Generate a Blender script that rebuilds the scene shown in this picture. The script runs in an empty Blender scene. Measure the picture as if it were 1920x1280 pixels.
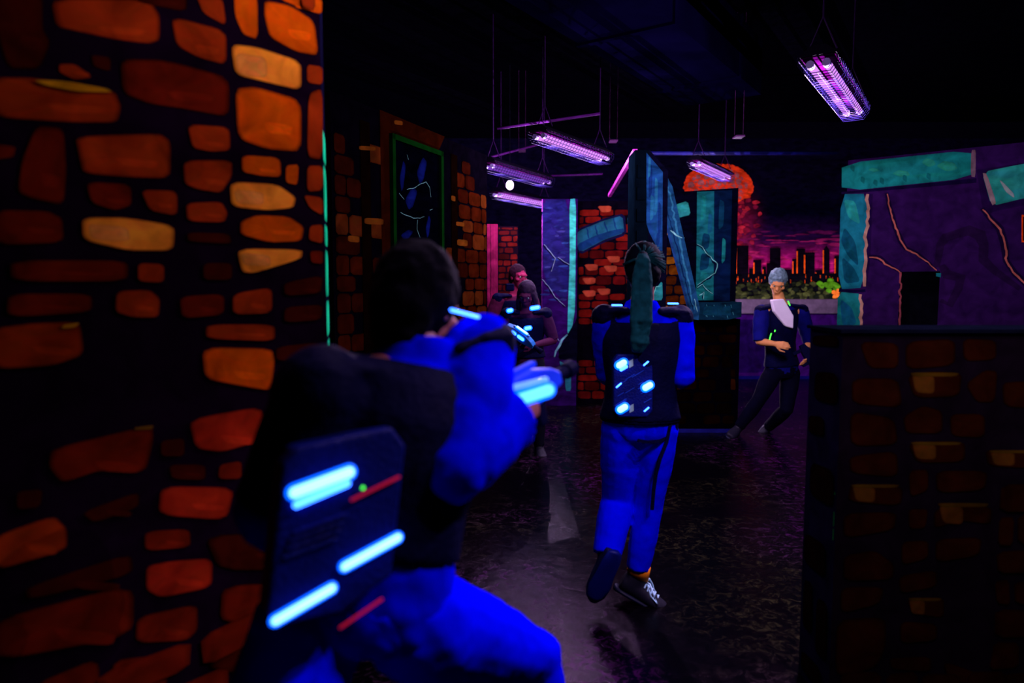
import bpy, bmesh, math, random
from mathutils import Vector, Matrix, noise
random.seed(7)
SC = bpy.context.scene
COL = SC.collection
R = math.radians

# ------------------------------------------------------------------ camera, world, exposure
PITCH = R(4.7); CAMZ = 1.5; F = 1280.0
cam_d = bpy.data.cameras.new('camera'); cam = bpy.data.objects.new('camera', cam_d); COL.objects.link(cam)
cam_d.lens = 24; cam_d.sensor_width = 36; cam_d.clip_start = 0.05; cam_d.clip_end = 100
cam.location = (0, 0, CAMZ); cam.rotation_euler = (R(90) - PITCH, 0, 0)
cam_d.dof.use_dof = True; cam_d.dof.focus_distance = 4.5; cam_d.dof.aperture_fstop = 1.6
SC.camera = cam
w = bpy.data.worlds.new('world'); SC.world = w; w.use_nodes = True
w.node_tree.nodes['Background'].inputs[0].default_value = (0.02, 0.01, 0.06, 1)
w.node_tree.nodes['Background'].inputs[1].default_value = 0.02
vs = SC.view_settings; vs.view_transform = 'Standard'; vs.look = 'None'; vs.exposure = 0; vs.gamma = 1; vs.use_curve_mapping = False
PAINT_LEVEL = .42
LIGHT = (0.80, 0.52, 1.0)          # violet of the blacklight lamps
# blacklight fixtures: (x0,y0,x1,y1,z, watts)
LAMPS = [
 (1.52, 3.50, 2.20, 4.50, 2.60, 230),    # big one upper right
 (0.20, 5.45, 0.86, 6.45, 2.66, 130),    # centre
 (-.23, 6.45, 0.38, 7.50, 2.60, 70),
 (-.19, 8.15, 0.48, 9.20, 2.56, 130),
 (1.96, 7.45, 2.62, 8.45, 2.80, 150),
 (-.28, 1.75, 0.24, 2.55, 2.90, 42),    # added unseen lamp hugging the near stone wall, above the frame
 (1.05, 1.15, 1.60, 1.95, 2.75, 190),    # added unseen lamp right of the camera, above the frame
]

# ------------------------------------------------------------------ geometry of the view, used to place things
def ray(px, py):
    x = (px - 960) / F; u = (640 - py) / F
    return Vector((x, math.cos(PITCH) + u * math.sin(PITCH), -math.sin(PITCH) + u * math.cos(PITCH)))
def P(px, py, d):
    r = ray(px, py); return Vector((0, 0, CAMZ)) + r * (d / r.y)
def on_floor(px, py):
    r = ray(px, py); return Vector((0, 0, CAMZ)) + r * (-CAMZ / r.z)
class Plane:
    """vertical plane through (x,y) running along direction (dx,dy); local X runs along it, local -Y faces the viewer"""
    def __init__(s, x, y, dx, dy):
        l = math.hypot(dx, dy); s.o = Vector((x, y, 0)); s.d = Vector((dx / l, dy / l, 0)); s.n = Vector((s.d.y, -s.d.x, 0))
        s.rot = math.atan2(dy, dx)
    def sz(s, px, py):
        r = ray(px, py); c = Vector((0, 0, CAMZ)); t = (s.o - c).dot(s.n) / r.dot(s.n); p = c + r * t
        return ((p - s.o).dot(s.d), p.z)

# ------------------------------------------------------------------ colour + materials
def lin(v):
    v /= 255.0
    return v / 12.92 if v <= 0.04045 else ((v + 0.055) / 1.055) ** 2.4
def A(r, g, b, k=1.0):
    """paint colour that shows as about (r,g,b) under the violet lamps"""
    k *= PAINT_LEVEL; return (min(.95, lin(r) * k / LIGHT[0]), min(.95, lin(g) * k / LIGHT[1]), min(.95, lin(b) * k / LIGHT[2]), 1)
MATS = {}
def nodes(name):
    m = bpy.data.materials.new(name); m.use_nodes = True; nt = m.node_tree
    return m, nt, nt.nodes['Principled BSDF']
def mat(name, col, rough=.6, spec=.2, metal=0, var=.25, scale=12, emit=None, es=0, bump=0, bscale=80):
    if name in MATS: return MATS[name]
    m, nt, b = nodes(name)
    b.inputs['Roughness'].default_value = rough; b.inputs['Specular IOR Level'].default_value = spec; b.inputs['Metallic'].default_value = metal
    if emit:
        b.inputs['Base Color'].default_value = (col[0], col[1], col[2], 1)
        b.inputs['Emission Color'].default_value = (*emit[:3], 1); b.inputs['Emission Strength'].default_value = es
    else:
        tc = nt.nodes.new('ShaderNodeTexCoord'); nz = nt.nodes.new('ShaderNodeTexNoise'); nz.inputs['Scale'].default_value = scale; nz.inputs['Detail'].default_value = 4
        mr = nt.nodes.new('ShaderNodeMapRange'); mr.inputs[1].default_value = .3; mr.inputs[2].default_value = .7
        mr.inputs[3].default_value = 1 - var; mr.inputs[4].default_value = 1 + var
        mx = nt.nodes.new('ShaderNodeMix'); mx.data_type = 'RGBA'; mx.blend_type = 'MULTIPLY'; mx.inputs[0].default_value = 1
        mx.inputs[6].default_value = (col[0], col[1], col[2], 1)
        nt.links.new(tc.outputs['Object'], nz.inputs['Vector']); nt.links.new(nz.outputs['Fac'], mr.inputs[0]); nt.links.new(mr.outputs[0], mx.inputs[7]); nt.links.new(mx.outputs[2], b.inputs['Base Color'])
        if bump:
            n2 = nt.nodes.new('ShaderNodeTexNoise'); n2.inputs['Scale'].default_value = bscale; bp = nt.nodes.new('ShaderNodeBump'); bp.inputs['Strength'].default_value = bump; bp.inputs['Distance'].default_value = .01
            nt.links.new(tc.outputs['Object'], n2.inputs['Vector']); nt.links.new(n2.outputs['Fac'], bp.inputs['Height']); nt.links.new(bp.outputs[0], b.inputs['Normal'])
    MATS[name] = m; return m
def paint_mat(name, stretch=(1, 1, 1), scale=9, var=.45, rough=.9, spec=0):
    m, nt, b = nodes(name)
    b.inputs['Roughness'].default_value = rough; b.inputs['Specular IOR Level'].default_value = spec
    at = nt.nodes.new('ShaderNodeVertexColor'); at.layer_name = 'Col'
    tc = nt.nodes.new('ShaderNodeTexCoord'); mp = nt.nodes.new('ShaderNodeMapping'); mp.inputs['Scale'].default_value = stretch
    nz = nt.nodes.new('ShaderNodeTexNoise'); nz.inputs['Scale'].default_value = scale; nz.inputs['Detail'].default_value = 6; nz.inputs['Distortion'].default_value = .6
    mr = nt.nodes.new('ShaderNodeMapRange'); mr.inputs[1].default_value = .3; mr.inputs[2].default_value = .7; mr.inputs[3].default_value = 1 - var; mr.inputs[4].default_value = 1 + var * .6
    mx = nt.nodes.new('ShaderNodeMix'); mx.data_type = 'RGBA'; mx.blend_type = 'MULTIPLY'; mx.inputs[0].default_value = 1
    L = nt.links.new
    L(tc.outputs['Object'], mp.inputs[0]); L(mp.outputs[0], nz.inputs['Vector']); L(nz.outputs['Fac'], mr.inputs[0]); L(at.outputs['Color'], mx.inputs[6]); L(mr.outputs[0], mx.inputs[7]); L(mx.outputs[2], b.inputs['Base Color'])
    return m
PAINT = paint_mat('mural_paint')
PAINT_BRUSH = paint_mat('brushed_mural_paint', (1, 1, 2.2), 7, .6)
BLACK = mat('black_paint', (.0006, .0005, .0016), .9, 0)

# ------------------------------------------------------------------ object helpers
def tag(o, label, cat, group=None, kind=None):
    if label: o['label'] = label
    if cat: o['category'] = cat
    if group: o['group'] = group
    if kind: o['kind'] = kind
    return o
def empty(name, loc, label=None, cat=None, group=None, rz=0):
    o = bpy.data.objects.new(name, None); COL.objects.link(o); o.location = loc; o.rotation_euler = (0, 0, rz); o.empty_display_size = .1
    return tag(o, label, cat, group)
def link(name, bm, material, parent=None, smooth=False, loc=None, label=None):
    me = bpy.data.meshes.new(name); bm.normal_update(); bm.to_mesh(me); bm.free()
    o = bpy.data.objects.new(name, me); COL.objects.link(o)
    for m in (material if isinstance(material, (list, tuple)) else [material]): me.materials.append(m)
    if smooth:
        for p in me.polygons: p.use_smooth = True
    if parent: o.parent = parent
    if loc is not None: o.location = loc
    if label: o['label'] = label
    return o
def box(bm, x0, x1, y0, y1, z0, z1, M=None):
    vs_ = [bm.verts.new((x, y, z)) for x in (x0, x1) for y in (y0, y1) for z in (z0, z1)]
    if M is not None:
        for v in vs_: v.co = M @ v.co
    fs = [(0, 1, 3, 2), (4, 6, 7, 5), (0, 4, 5, 1), (2, 3, 7, 6), (0, 2, 6, 4), (1, 5, 7, 3)]
    return [bm.faces.new([vs_[i] for i in f]) for f in fs]
def frame_from(t, up=Vector((0, 0, 1))):
    t = t.normalized(); a = up.cross(t)
    if a.length < 1e-4: a = Vector((1, 0, 0)).cross(t)
    a.normalize(); b = t.cross(a); return a, b
def tube(bm, pts, r, n=8):
    pts = [Vector(p) for p in pts]; rs = r if isinstance(r, (list, tuple)) else [r] * len(pts)
    rings = []
    for i, p in enumerate(pts):
        t = (pts[min(i + 1, len(pts) - 1)] - pts[max(i - 1, 0)]); a, b = frame_from(t)
        rings.append([bm.verts.new(p + (a * math.cos(2 * math.pi * k / n) + b * math.sin(2 * math.pi * k / n)) * rs[i]) for k in range(n)])
    for q in range(len(rings) - 1):
        for k in range(n): bm.faces.new((rings[q][k], rings[q][(k + 1) % n], rings[q + 1][(k + 1) % n], rings[q + 1][k]))
    bm.faces.new(rings[0][::-1]); bm.faces.new(rings[-1])
def ellipsoid(bm, c, r, axes=None, sub=2):
    ret = bmesh.ops.create_icosphere(bm, subdivisions=sub, radius=1); X, Y, Z = axes or (Vector((1, 0, 0)), Vector((0, 1, 0)), Vector((0, 0, 1)))
    for v in ret['verts']:
        k = v.co.copy(); v.co = Vector(c) + X * k.x * r[0] + Y * k.y * r[1] + Z * k.z * r[2]
    return ret['verts']
def loft(bm, rings, n=20):
    """rings: (centre, side axis*half width, other axis*half depth)"""
    rr = []
    for c, a, b in rings:
        rr.append([bm.verts.new(c + a * math.cos(2 * math.pi * k / n) + b * math.sin(2 * math.pi * k / n)) for k in range(n)])
    for q in range(len(rr) - 1):
        for k in range(n): bm.faces.new((rr[q][k], rr[q][(k + 1) % n], rr[q + 1][(k + 1) % n], rr[q + 1][k]))
    bm.faces.new(rr[0][::-1]); bm.faces.new(rr[-1])

# ------------------------------------------------------------------ painted panels
def chaikin(p, k=2, c=.15):
    for _ in range(k):
        q = []
        for i in range(len(p)):
            a = p[i]; b = p[(i + 1) % len(p)]
            q += [(a[0] * (1 - c) + b[0] * c, a[1] * (1 - c) + b[1] * c), (a[0] * c + b[0] * (1 - c), a[1] * c + b[1] * (1 - c))]
        p = q
    return p
class Panel:
    """a board with painted shapes on it, all one mesh"""
    def __init__(s, plane): s.pl = plane; s.bm = bmesh.new(); s.cl = s.bm.loops.layers.float_color.new('Col'); s.lay = 0.0008
    def colour(s, f, c):
        for l in f.loops: l[s.cl] = (c[0], c[1], c[2], 1)
    def board(s, outline, thick, col, edge=None):
        """outline in (s,z)"""
        edge = edge or col
        fr = [s.bm.verts.new((x, 0, z)) for x, z in outline]; bk = [s.bm.verts.new((x, thick, z)) for x, z in outline]
        s.colour(s.bm.faces.new(fr), col); s.colour(s.bm.faces.new(bk[::-1]), col)
        for i in range(len(fr)):
            j = (i + 1) % len(fr); s.colour(s.bm.faces.new((fr[j], fr[i], bk[i], bk[j])), edge)
    def board_px(s, pts, thick, col, edge=None): s.board([s.pl.sz(*p) for p in pts], thick, col, edge)
    def shape(s, pts, col, px=True, rnd=2, rim=.45, jit=.12, lay=None, side=None, rimw=.84):
        """rounded painted patch: brighter body, darker painted rim"""
        p = [s.pl.sz(*q) for q in pts] if px else list(pts)
        if rnd: p = chaikin(p, rnd)
        s.lay += 0.00003; y = -(lay if lay is not None else s.lay)
        cx = sum(q[0] for q in p) / len(p); cz = sum(q[1] for q in p) / len(p)
        def mk(f): return [s.bm.verts.new((cx + (q[0] - cx) * f, y, cz + (q[1] - cz) * f) if side is None else side(cx + (q[0] - cx) * f, cz + (q[1] - cz) * f, y)) for q in p]
        r0, r1, r2 = mk(1), mk(rimw), mk(.4)
        cc = lambda k: tuple(min(1, c * k * (1 + random.uniform(-jit, jit))) for c in col[:3])
        c0 = [cc(rim) for _ in p]; c1 = [cc(1) for _ in p]; c2 = [cc(1.03) for _ in p]
        def quad(a, b, ca, cb):
            for i in range(len(p)):
                j = (i + 1) % len(p)
                try: f = s.bm.faces.new((a[i], a[j], b[j], b[i]))
                except ValueError: continue
                for l, c in zip(f.loops, (ca[i], ca[j], cb[j], cb[i])): l[s.cl] = (*c, 1)
        quad(r0, r1, c0, c1); quad(r1, r2, c1, c2); f = s.bm.faces.new(r2)
        for l, c in zip(f.loops, c2): l[s.cl] = (*c, 1)
    def line(s, pts, wd, col, px=True, lay=None, taper=True):
        p = [s.pl.sz(*q) for q in pts] if px else list(pts)
        # roughen the line like a painted crack
        q = [p[0]]
        for a, b in zip(p, p[1:]):
            L = math.hypot(b[0] - a[0], b[1] - a[1]); n = max(1, int(L / max(.03, wd * 1.6)))
            for i in range(1, n + 1):
                t = i / n; j = 0 if i == n else wd * .5; q.append((a[0] + (b[0] - a[0]) * t + random.uniform(-j, j), a[1] + (b[1] - a[1]) * t + random.uniform(-j, j)))
        s.lay += 0.00003; y = -(lay if lay is not None else s.lay); prev = None
        for i, c in enumerate(q):
            a = q[max(i - 1, 0)]; b = q[min(i + 1, len(q) - 1)]; dx, dz = b[0] - a[0], b[1] - a[1]; l = math.hypot(dx, dz) or 1
            t = i / max(1, len(q) - 1); ww = wd * .5 * ((.35 + .65 * math.sin(math.pi * min(1, .15 + t * .8))) if taper else 1) * random.uniform(.8, 1.15)
            v = (s.bm.verts.new((c[0] - dz / l * ww, y, c[1] + dx / l * ww)), s.bm.verts.new((c[0] + dz / l * ww, y, c[1] - dx / l * ww)))
            if prev: s.colour(s.bm.faces.new((prev[0], prev[1], v[1], v[0])), col)
            prev = v
    def bricks(s, s0, s1, z0, z1, bw, bh, colfn, keep=None, gap=.012, side=None, skip=0.03, warp=.2):
        z = z0; row = 0
        while z < z1 - bh * .3:
            h = bh * random.uniform(.85, 1.15); x = s0 - (bw * .5 if row % 2 else 0)
            while x < s1:
                w_ = bw * random.uniform(.75, 1.25); a, b = max(x, s0) + gap / 2, min(x + w_, s1) - gap / 2; zt = min(z + h, z1) - gap
                if b - a > gap * 1.5 and zt - z > gap and random.random() > skip and (keep is None or keep((a + b) / 2, (z + zt) / 2)):
                    j = lambda: random.uniform(-gap, gap) * warp * 2
                    s.shape([(a + j(), z + j()), (b + j(), z + j()), (b + j(), zt + j()), (a + j(), zt + j())], colfn(), px=False, rnd=1, rim=.6, side=side)
                x += w_
            z += h; row += 1
    def done(s, name, material=None, label=None, cat='wall panel', group=None, kind=None):
        bmesh.ops.recalc_face_normals(s.bm, faces=[f for f in s.bm.faces if False])
        o = link(name, s.bm, material or PAINT); o.location = s.pl.o; o.rotation_euler = (0, 0, s.pl.rot)
        if kind: o['kind'] = kind
        else: tag(o, label, cat, group)
        return o
def blend(a, b, t): return tuple(a[i] * (1 - t) + b[i] * t for i in range(3))
DARK = (.004, .003, .010)
# ------------------------------------------------------------------ SHELL
def floor_material():
    m, nt, b = nodes('worn_dark_floor'); L = nt.links.new; N = nt.nodes.new
    tc = N('ShaderNodeTexCoord'); mp = N('ShaderNodeMapping'); mp.inputs['Scale'].default_value = (1, 1, 1); L(tc.outputs['Object'], mp.inputs[0])
    n1 = N('ShaderNodeTexNoise'); n1.inputs['Scale'].default_value = 1.1; n1.inputs['Detail'].default_value = 3; L(mp.outputs[0], n1.inputs['Vector'])
    n2 = N('ShaderNodeTexNoise'); n2.inputs['Scale'].default_value = 16; n2.inputs['Detail'].default_value = 8; n2.inputs['Roughness'].default_value = .72; n2.inputs['Distortion'].default_value = 1.2; L(mp.outputs[0], n2.inputs['Vector'])
    r1 = N('ShaderNodeMapRange'); r1.inputs[1].default_value = .42; r1.inputs[2].default_value = .62; L(n1.outputs['Fac'], r1.inputs[0])
    r2 = N('ShaderNodeMapRange'); r2.inputs[1].default_value = .5; r2.inputs[2].default_value = .68; L(n2.outputs['Fac'], r2.inputs[0])
    mu = N('ShaderNodeMath'); mu.operation = 'MULTIPLY'; L(r1.outputs[0], mu.inputs[0]); L(r2.outputs[0], mu.inputs[1])
    mx = N('ShaderNodeMix'); mx.data_type = 'RGBA'; mx.inputs[6].default_value = (.0008, .0006, .0015, 1); mx.inputs[7].default_value = (.030, .030, .012, 1); n3 = N('ShaderNodeTexNoise'); n3.inputs['Scale'].default_value = .55; L(mp.outputs[0], n3.inputs['Vector'])
    r4 = N('ShaderNodeMapRange'); r4.inputs[1].default_value = .47; r4.inputs[2].default_value = .56; L(n3.outputs['Fac'], r4.inputs[0])
    cm = N('ShaderNodeMix'); cm.data_type = 'RGBA'; cm.inputs[6].default_value = (.030, .030, .010, 1); cm.inputs[7].default_value = (.06, .006, .07, 1); L(r4.outputs[0], cm.inputs[0]); L(cm.outputs[2], mx.inputs[7])
    L(mu.outputs[0], mx.inputs[0]); L(mx.outputs[2], b.inputs['Base Color'])
    r3 = N('ShaderNodeMapRange'); r3.inputs[1].default_value = .3; r3.inputs[2].default_value = .7; r3.inputs[3].default_value = .14; r3.inputs[4].default_value = .30; L(n2.outputs['Fac'], r3.inputs[0]); L(r3.outputs[0], b.inputs['Roughness'])
    b.inputs['Specular IOR Level'].default_value = .05; b.inputs['Specular Tint'].default_value = (1, .12, .9, 1)
    bp = N('ShaderNodeBump'); bp.inputs['Strength'].default_value = .12; bp.inputs['Distance'].default_value = .02; L(n2.outputs['Fac'], bp.inputs['Height']); L(bp.outputs[0], b.inputs['Normal'])
    return m
bm = bmesh.new(); box(bm, -5, 9, -3, 13, -.1, 0); o = link('floor', bm, floor_material()); o['kind'] = 'structure'
CEIL = 4.0
bm = bmesh.new(); box(bm, -5, 9, -3, 13, CEIL, CEIL + .1); o = link('ceiling', bm, BLACK); o['kind'] = 'structure'
for nm, b_ in (('wall_left', (-5.1, -5, -3, 13)), ('wall_right', (9, 9.1, -3, 13)), ('wall_front', (-5, 9, -3.1, -3))):
    bm = bmesh.new(); box(bm, *b_, 0, CEIL); o = link(nm, bm, BLACK); o['kind'] = 'structure'

# back wall with the city mural
pl = Plane(0, 11.9, 1, 0); pn = Panel(pl)
pn.board([(-5, 0), (9, 0), (9, CEIL), (-5, CEIL)], .1, (.003, .002, .012))
K = 1.9
def sky_colour(px, py):
    n = noise.noise(Vector((px * .02, py * .05, 3))) * .5 + .5
    t = max(0, min(1, (py - 400) / 115))
    c = blend(A(3, 2, 22, K), A(40, 6, 62, K), min(1, t * 1.6)); c = blend(c, A(190, 18, 110, K), max(0, t - .45) * 1.8)
    warm = math.exp(-((px - 1382) / 16.0) ** 2) * max(0, min(1, (py - 440) / 60)); c = blend(c, A(255, 70, 30, K), warm)
    col = math.exp(-((px - 1392) / 22.0) ** 2) * max(0, 1 - abs(py - 430) / 90); c = blend(c, A(150, 22, 70, K), col * (.3 + .7 * n))
    if py < 400: c = blend(c, (.003, .002, .01), min(1, (400 - py) / 60) * (1 - col * .8))
    return tuple(v * (.55 + .8 * n) for v in c)
xs = [1240 + i * 6 for i in range(60)]; ys = [300 + i * 5 for i in range(53)]
gv = [[pn.bm.verts.new((pl.sz(x, y)[0], -.0006, pl.sz(x, y)[1])) for x in xs] for y in ys]
for i in range(len(ys) - 1):
    for j in range(len(xs) - 1):
        f = pn.bm.faces.new((gv[i + 1][j], gv[i + 1][j + 1], gv[i][j + 1], gv[i][j]))
        for l, (a, b_) in zip(f.loops, ((i + 1, j), (i + 1, j + 1), (i, j + 1), (i, j))): l[pn.cl] = (*sky_colour(xs[b_], ys[a]), 1)
pn.lay = .0012
def blob(cx, cy, rx, ry, col, n=12, wob=.18, rim=.6, **k):
    ph = random.random() * 9
    pn.shape([(cx + rx * math.cos(t) * (1 + wob * math.sin(3 * t + ph)), cy + ry * math.sin(t) * (1 + wob * math.cos(2 * t + ph))) for t in [2 * math.pi * i / n for i in range(n)]], col, rnd=1, rim=rim, **k)
for _ in range(46):                                                        # streaky pink clouds
    x = random.uniform(1385, 1575); y = random.uniform(432, 500); t = (y - 430) / 70
    blob(x, y, random.uniform(8, 20), random.uniform(1.2, 2.8), blend(A(60, 8, 60, K), A(215, 35, 110, K), t * random.uniform(.5, 1)), wob=.3)
for _ in range(60):                                                        # billowing stem of the cloud
    y = random.uniform(372, 500); x = random.gauss(1392 + (y - 430) * -.05, 11)
    blob(x, y, random.uniform(3, 8), random.uniform(3, 6), blend(A(120, 14, 50, K), A(225, 40, 60, K), random.random() * .8), rim=.35)
cap = [(1286, 350), (1293, 332), (1305, 322), (1322, 316), (1335, 311), (1350, 309), (1365, 313), (1382, 318), (1396, 330), (1408, 342), (1409, 356), (1402, 368), (1388, 377), (1378, 384), (1340, 384), (1286, 384)]
pn.shape(cap, A(235, 50, 25, 2.4), rnd=2, rim=1.1, rimw=.93)
for i in range(26):
    t = math.pi * (i / 25.0) * 1.25 - .45; x = 1347 + 58 * math.cos(t); y = 350 - 37 * math.sin(t); blob(x, y, 8, 7, A(250, 50, 22, 2.4), rim=1.1)
for _ in range(75):
    t = random.uniform(0, 2 * math.pi); q = math.sqrt(random.random()); x = 1346 + 54 * q * math.cos(t); y = 350 - 33 * q * math.sin(t)
    r_ = random.uniform(3.5, 9); blob(x, y, r_ + 1, r_ + 1, A(240, 50, 28, 2.2), rim=1.1); blob(x, y, r_ * .8, r_ * .8, A(165, 78, 92, 2.0), rim=.75)
BL = [(1379, 1403, 460), (1412, 1427, 487), (1429, 1436, 500), (1437, 1444, 493), (1443, 1463, 465), (1485, 1493, 485), (1493, 1509, 466), (1507, 1527, 473), (1542, 1555, 464), (1564, 1575, 480), (1404, 1412, 503), (1466, 1484, 505), (1528, 1542, 506)]
for a, b_, t in BL:
    top = [(a, t), (b_, t)] if (a != 1542) else [(a, t + 6), (a + 7, t - 4), (b_, t + 5)]
    pn.shape(top + [(b_, 530), (a, 530)], A(9, 3, 14, K), rnd=0, rim=1, jit=.05)
    if random.random() < .85 or a > 1480: pn.shape([(a, t + 5), (a + 2.2, t + 5), (a + 2.2, 516), (a, 520)], A(235, 75, 12, 2.0), rnd=0, rim=1)
pn.shape([(1240, 514), (1590, 512), (1590, 566), (1240, 566)], A(7, 4, 12, K), rnd=0, rim=1)
for _ in range(40): pn.shape([(x := random.uniform(1376, 1572), y := random.uniform(514, 530)), (x + 1.2, y), (x + 1.2, y + random.uniform(3, 9)), (x, y + 6)], A(200, 60, 15, 1.6), rnd=0, rim=1)
for _ in range(190):
    x = random.uniform(1374, 1574); y = random.uniform(530, 560); g = random.random()
    blob(x, y, random.uniform(3, 8), random.uniform(2.5, 5), blend(A(12, 14, 12, K), A(62, 62, 32, K), g * g), rim=.4)
for _ in range(20): blob(random.gauss(1556, 8), random.gauss(533, 5), 6, 5, A(70, 120, 20, 1.8), rim=.4)
for _ in range(8): blob(random.gauss(1566, 3), random.gauss(551, 3), 4, 4, A(215, 100, 35, 1.8), rim=.4)
pn.done('wall_back', PAINT_BRUSH, kind='structure')

# low wall in front of the mural
pl = Plane(*P(1340, 640, 10.9).xy, 1, 0); pn = Panel(pl)
zt = pl.sz(1400, 561)[1]; zb = pl.sz(1400, 587)[1]
pn.board([(0, 0), (3.6, 0), (3.6, zb), (0, zb)], .22, A(66, 12, 118, 2.8))
pn.shape([(.05, .1), (.9, .1), (.8, zb - .1), (.1, zb - .1)], A(38, 8, 90, 2.4), px=False, rim=1.3)
low = pn.done('low_wall', label='low purple wall with pale ledge standing before the burning city mural')
bm = bmesh.new(); box(bm, -.05, 3.65, -.05, .27, zb, zt); led = link('ledge', bm, mat('lilac_ledge', A(150, 110, 165, 1.9), .6), low, label='pale lilac ledge')
bm = bmesh.new(); box(bm, 0, 3.6, -.02, 0, 0, .05); link('baseboard', bm, mat('blue_base', A(20, 12, 150, 1.6), .5), low)

# ------------------------------------------------------------------ LEFT STONE PARTITION
ST0 = {'k': A(70, 16, 10, 1.3), 'd': A(120, 30, 14, 1.3), 'm': A(170, 56, 18, 1.4), 'o': A(225, 90, 8, 1.5), 'b': A(235, 130, 52, 1.6), 'r': A(165, 40, 22, 1.5), 'y': A(215, 150, 20, 1.6)}
ST = {a: (b[0] * (1.5 if a == 'b' else 1.05), b[1] * (1.15 if a == 'b' else .72), b[2] * .7, 1) for a, b in ST0.items()}
plA = Plane(*P(612, 640, 2.15).xy, .63, .78); pA = Panel(plA)
sL = -2.3
pA.board([(sL, 0), (0, 0), (0, 3.0), (sL, 3.0)], .045, (.007, .0015, .007), (.03, .008, .01))
stA = """m 190,-8 560,-4 600,60 600,150 560,165 440,150 300,120 210,100
k -20,-30 160,-30 160,110 190,160 150,260 30,260 -20,100
m 640,60 850,115 850,245 740,215 660,170
k 500,-20 700,-20 700,45 520,10
m 730,-30 835,-10 850,100 760,50
o 875,-30 965,-30 968,150 910,130 880,60
o 990,0 1090,20 1180,80 1195,210 1110,195 1010,140 990,60
o 1030,-10 1208,-10 1208,55 1150,40
b 865,165 960,175 1130,230 1130,340 1000,310 880,280
m 1150,240 1210,250 1210,320 1150,310
d 450,220 620,225 860,290 860,440 700,410 560,390 460,350
m 220,240 280,240 350,290 280,300 220,270
k 340,205 415,215 415,270 350,250
m -30,290 120,290 430,340 455,400 440,460 280,460 -30,440
o 880,330 960,325 1130,375 1130,570 1000,560 890,520
m 1155,350 1210,330 1210,600 1150,590
d 135,470 240,480 250,640 240,770 120,745 65,720 80,600
m 280,510 600,500 640,530 640,670 480,665 310,650 295,580
m 700,465 860,475 865,565 790,570 720,555
o 905,580 1050,590 1055,665 980,660 905,645
o 1070,620 1120,615 1115,695 1070,685
b 860,680 1040,690 1110,740 1100,780 1000,790 865,775
m 1135,730 1210,740 1210,810 1160,780
m 1150,620 1210,620 1210,715 1150,720
m 685,600 870,600 870,660 830,725 740,710 690,690
d 320,680 490,690 495,770 430,790 340,760
m 525,710 665,715 665,810 560,790
m 695,760 830,755 855,800 840,835 700,830
o 900,830 960,805 1080,810 1140,850 1130,905 1010,910 900,880
m 1160,845 1210,840 1210,915 1155,900
d -20,785 180,790 235,820 240,910 -20,920
b 305,815 470,815 655,845 650,940 480,940 310,900
k 700,870 860,875 870,915 700,905
b 885,930 1135,935 1130,970 950,1025 905,1020
d 1160,940 1210,940 1210,990 1165,985
d 35,975 480,975 480,1055 40,1055
m 515,985 615,990 615,1060 515,1055
k 760,985 870,985 870,1050 760,1050
d 25,1100 345,1100 345,1170 25,1190
m 435,1090 560,1085 600,1120 595,1190 500,1190 430,1170
d 670,1110 840,1100 840,1180 680,1195
m 870,1100 1020,1075 1020,1175 870,1180
k 1060,1060 1210,1030 1205,1100 1065,1110
m -30,1230 120,1210 300,1205 315,1330 200,1370 -30,1385
m 770,1215 1030,1215 1030,1280 770,1270
k 1065,1150 1210,1140 1205,1200 1060,1210
d -30,540 60,550 50,590 -30,600
o 755,1300 1020,1305 1030,1360 1015,1465 920,1450 765,1420
r 705,1570 985,1520 985,1650 830,1695 730,1680
d 190,1680 570,1590 575,1650 545,1770 380,1760 230,1810 180,1750
k 630,1740 770,1740 770,1800 640,1795
d 820,1740 905,1725 905,1795 815,1795
r 600,1820 880,1825 850,1950 590,1930
d 540,1990 710,1980 715,2050 540,2065
r 545,2120 640,2100 795,2090 795,2200 600,2240 545,2210
d 510,2310 740,2260 740,2360 700,2400 505,2410
k 300,1920 520,1840 520,1900 350,1960
m -30,2010 200,1930 250,1980 250,2060 -30,2140
k 90,2200 490,2070 500,2150 100,2250
d -30,2320 500,2185 500,2380 -30,2480
d 130,2560 370,2460 370,2640 130,2660
d 420,2470 630,2450 620,2600 410,2620
k 600,1650 690,1640 690,1710 600,1710
k 60,1840 160,1830 150,1900 60,1910
k 1030,1300 1200,1280 1200,1340 1030,1355
k 1030,1420 1200,1390 1200,1470 1030,1490
d 1020,1530 1205,1500 1205,1620 1020,1640
k 1000,1700 1205,1680 1205,1790 1000,1800
d 920,1840 1205,1830 1205,1960 920,1960
k 760,2000 1205,2000 1205,2130 820,2140
d 830,2190 1205,2180 1205,2330 820,2340
k 780,2380 1205,2380 1205,2520 780,2520"""
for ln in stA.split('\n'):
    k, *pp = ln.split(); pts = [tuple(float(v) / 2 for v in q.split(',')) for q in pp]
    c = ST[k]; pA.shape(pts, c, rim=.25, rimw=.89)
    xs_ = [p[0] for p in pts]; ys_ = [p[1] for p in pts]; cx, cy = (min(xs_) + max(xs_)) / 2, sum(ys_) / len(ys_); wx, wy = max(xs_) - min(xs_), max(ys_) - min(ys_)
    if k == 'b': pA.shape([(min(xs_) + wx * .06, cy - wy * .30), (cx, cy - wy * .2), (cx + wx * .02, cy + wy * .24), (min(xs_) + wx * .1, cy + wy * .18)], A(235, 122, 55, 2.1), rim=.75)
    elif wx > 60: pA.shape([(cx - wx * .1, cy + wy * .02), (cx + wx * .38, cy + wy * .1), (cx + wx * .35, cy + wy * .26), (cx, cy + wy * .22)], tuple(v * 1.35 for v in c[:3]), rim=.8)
pA.shape([(60, 150), (120, 152), (200, 166), (212, 174), (140, 172), (80, 160)], ST['y'], rim=.4)
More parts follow.
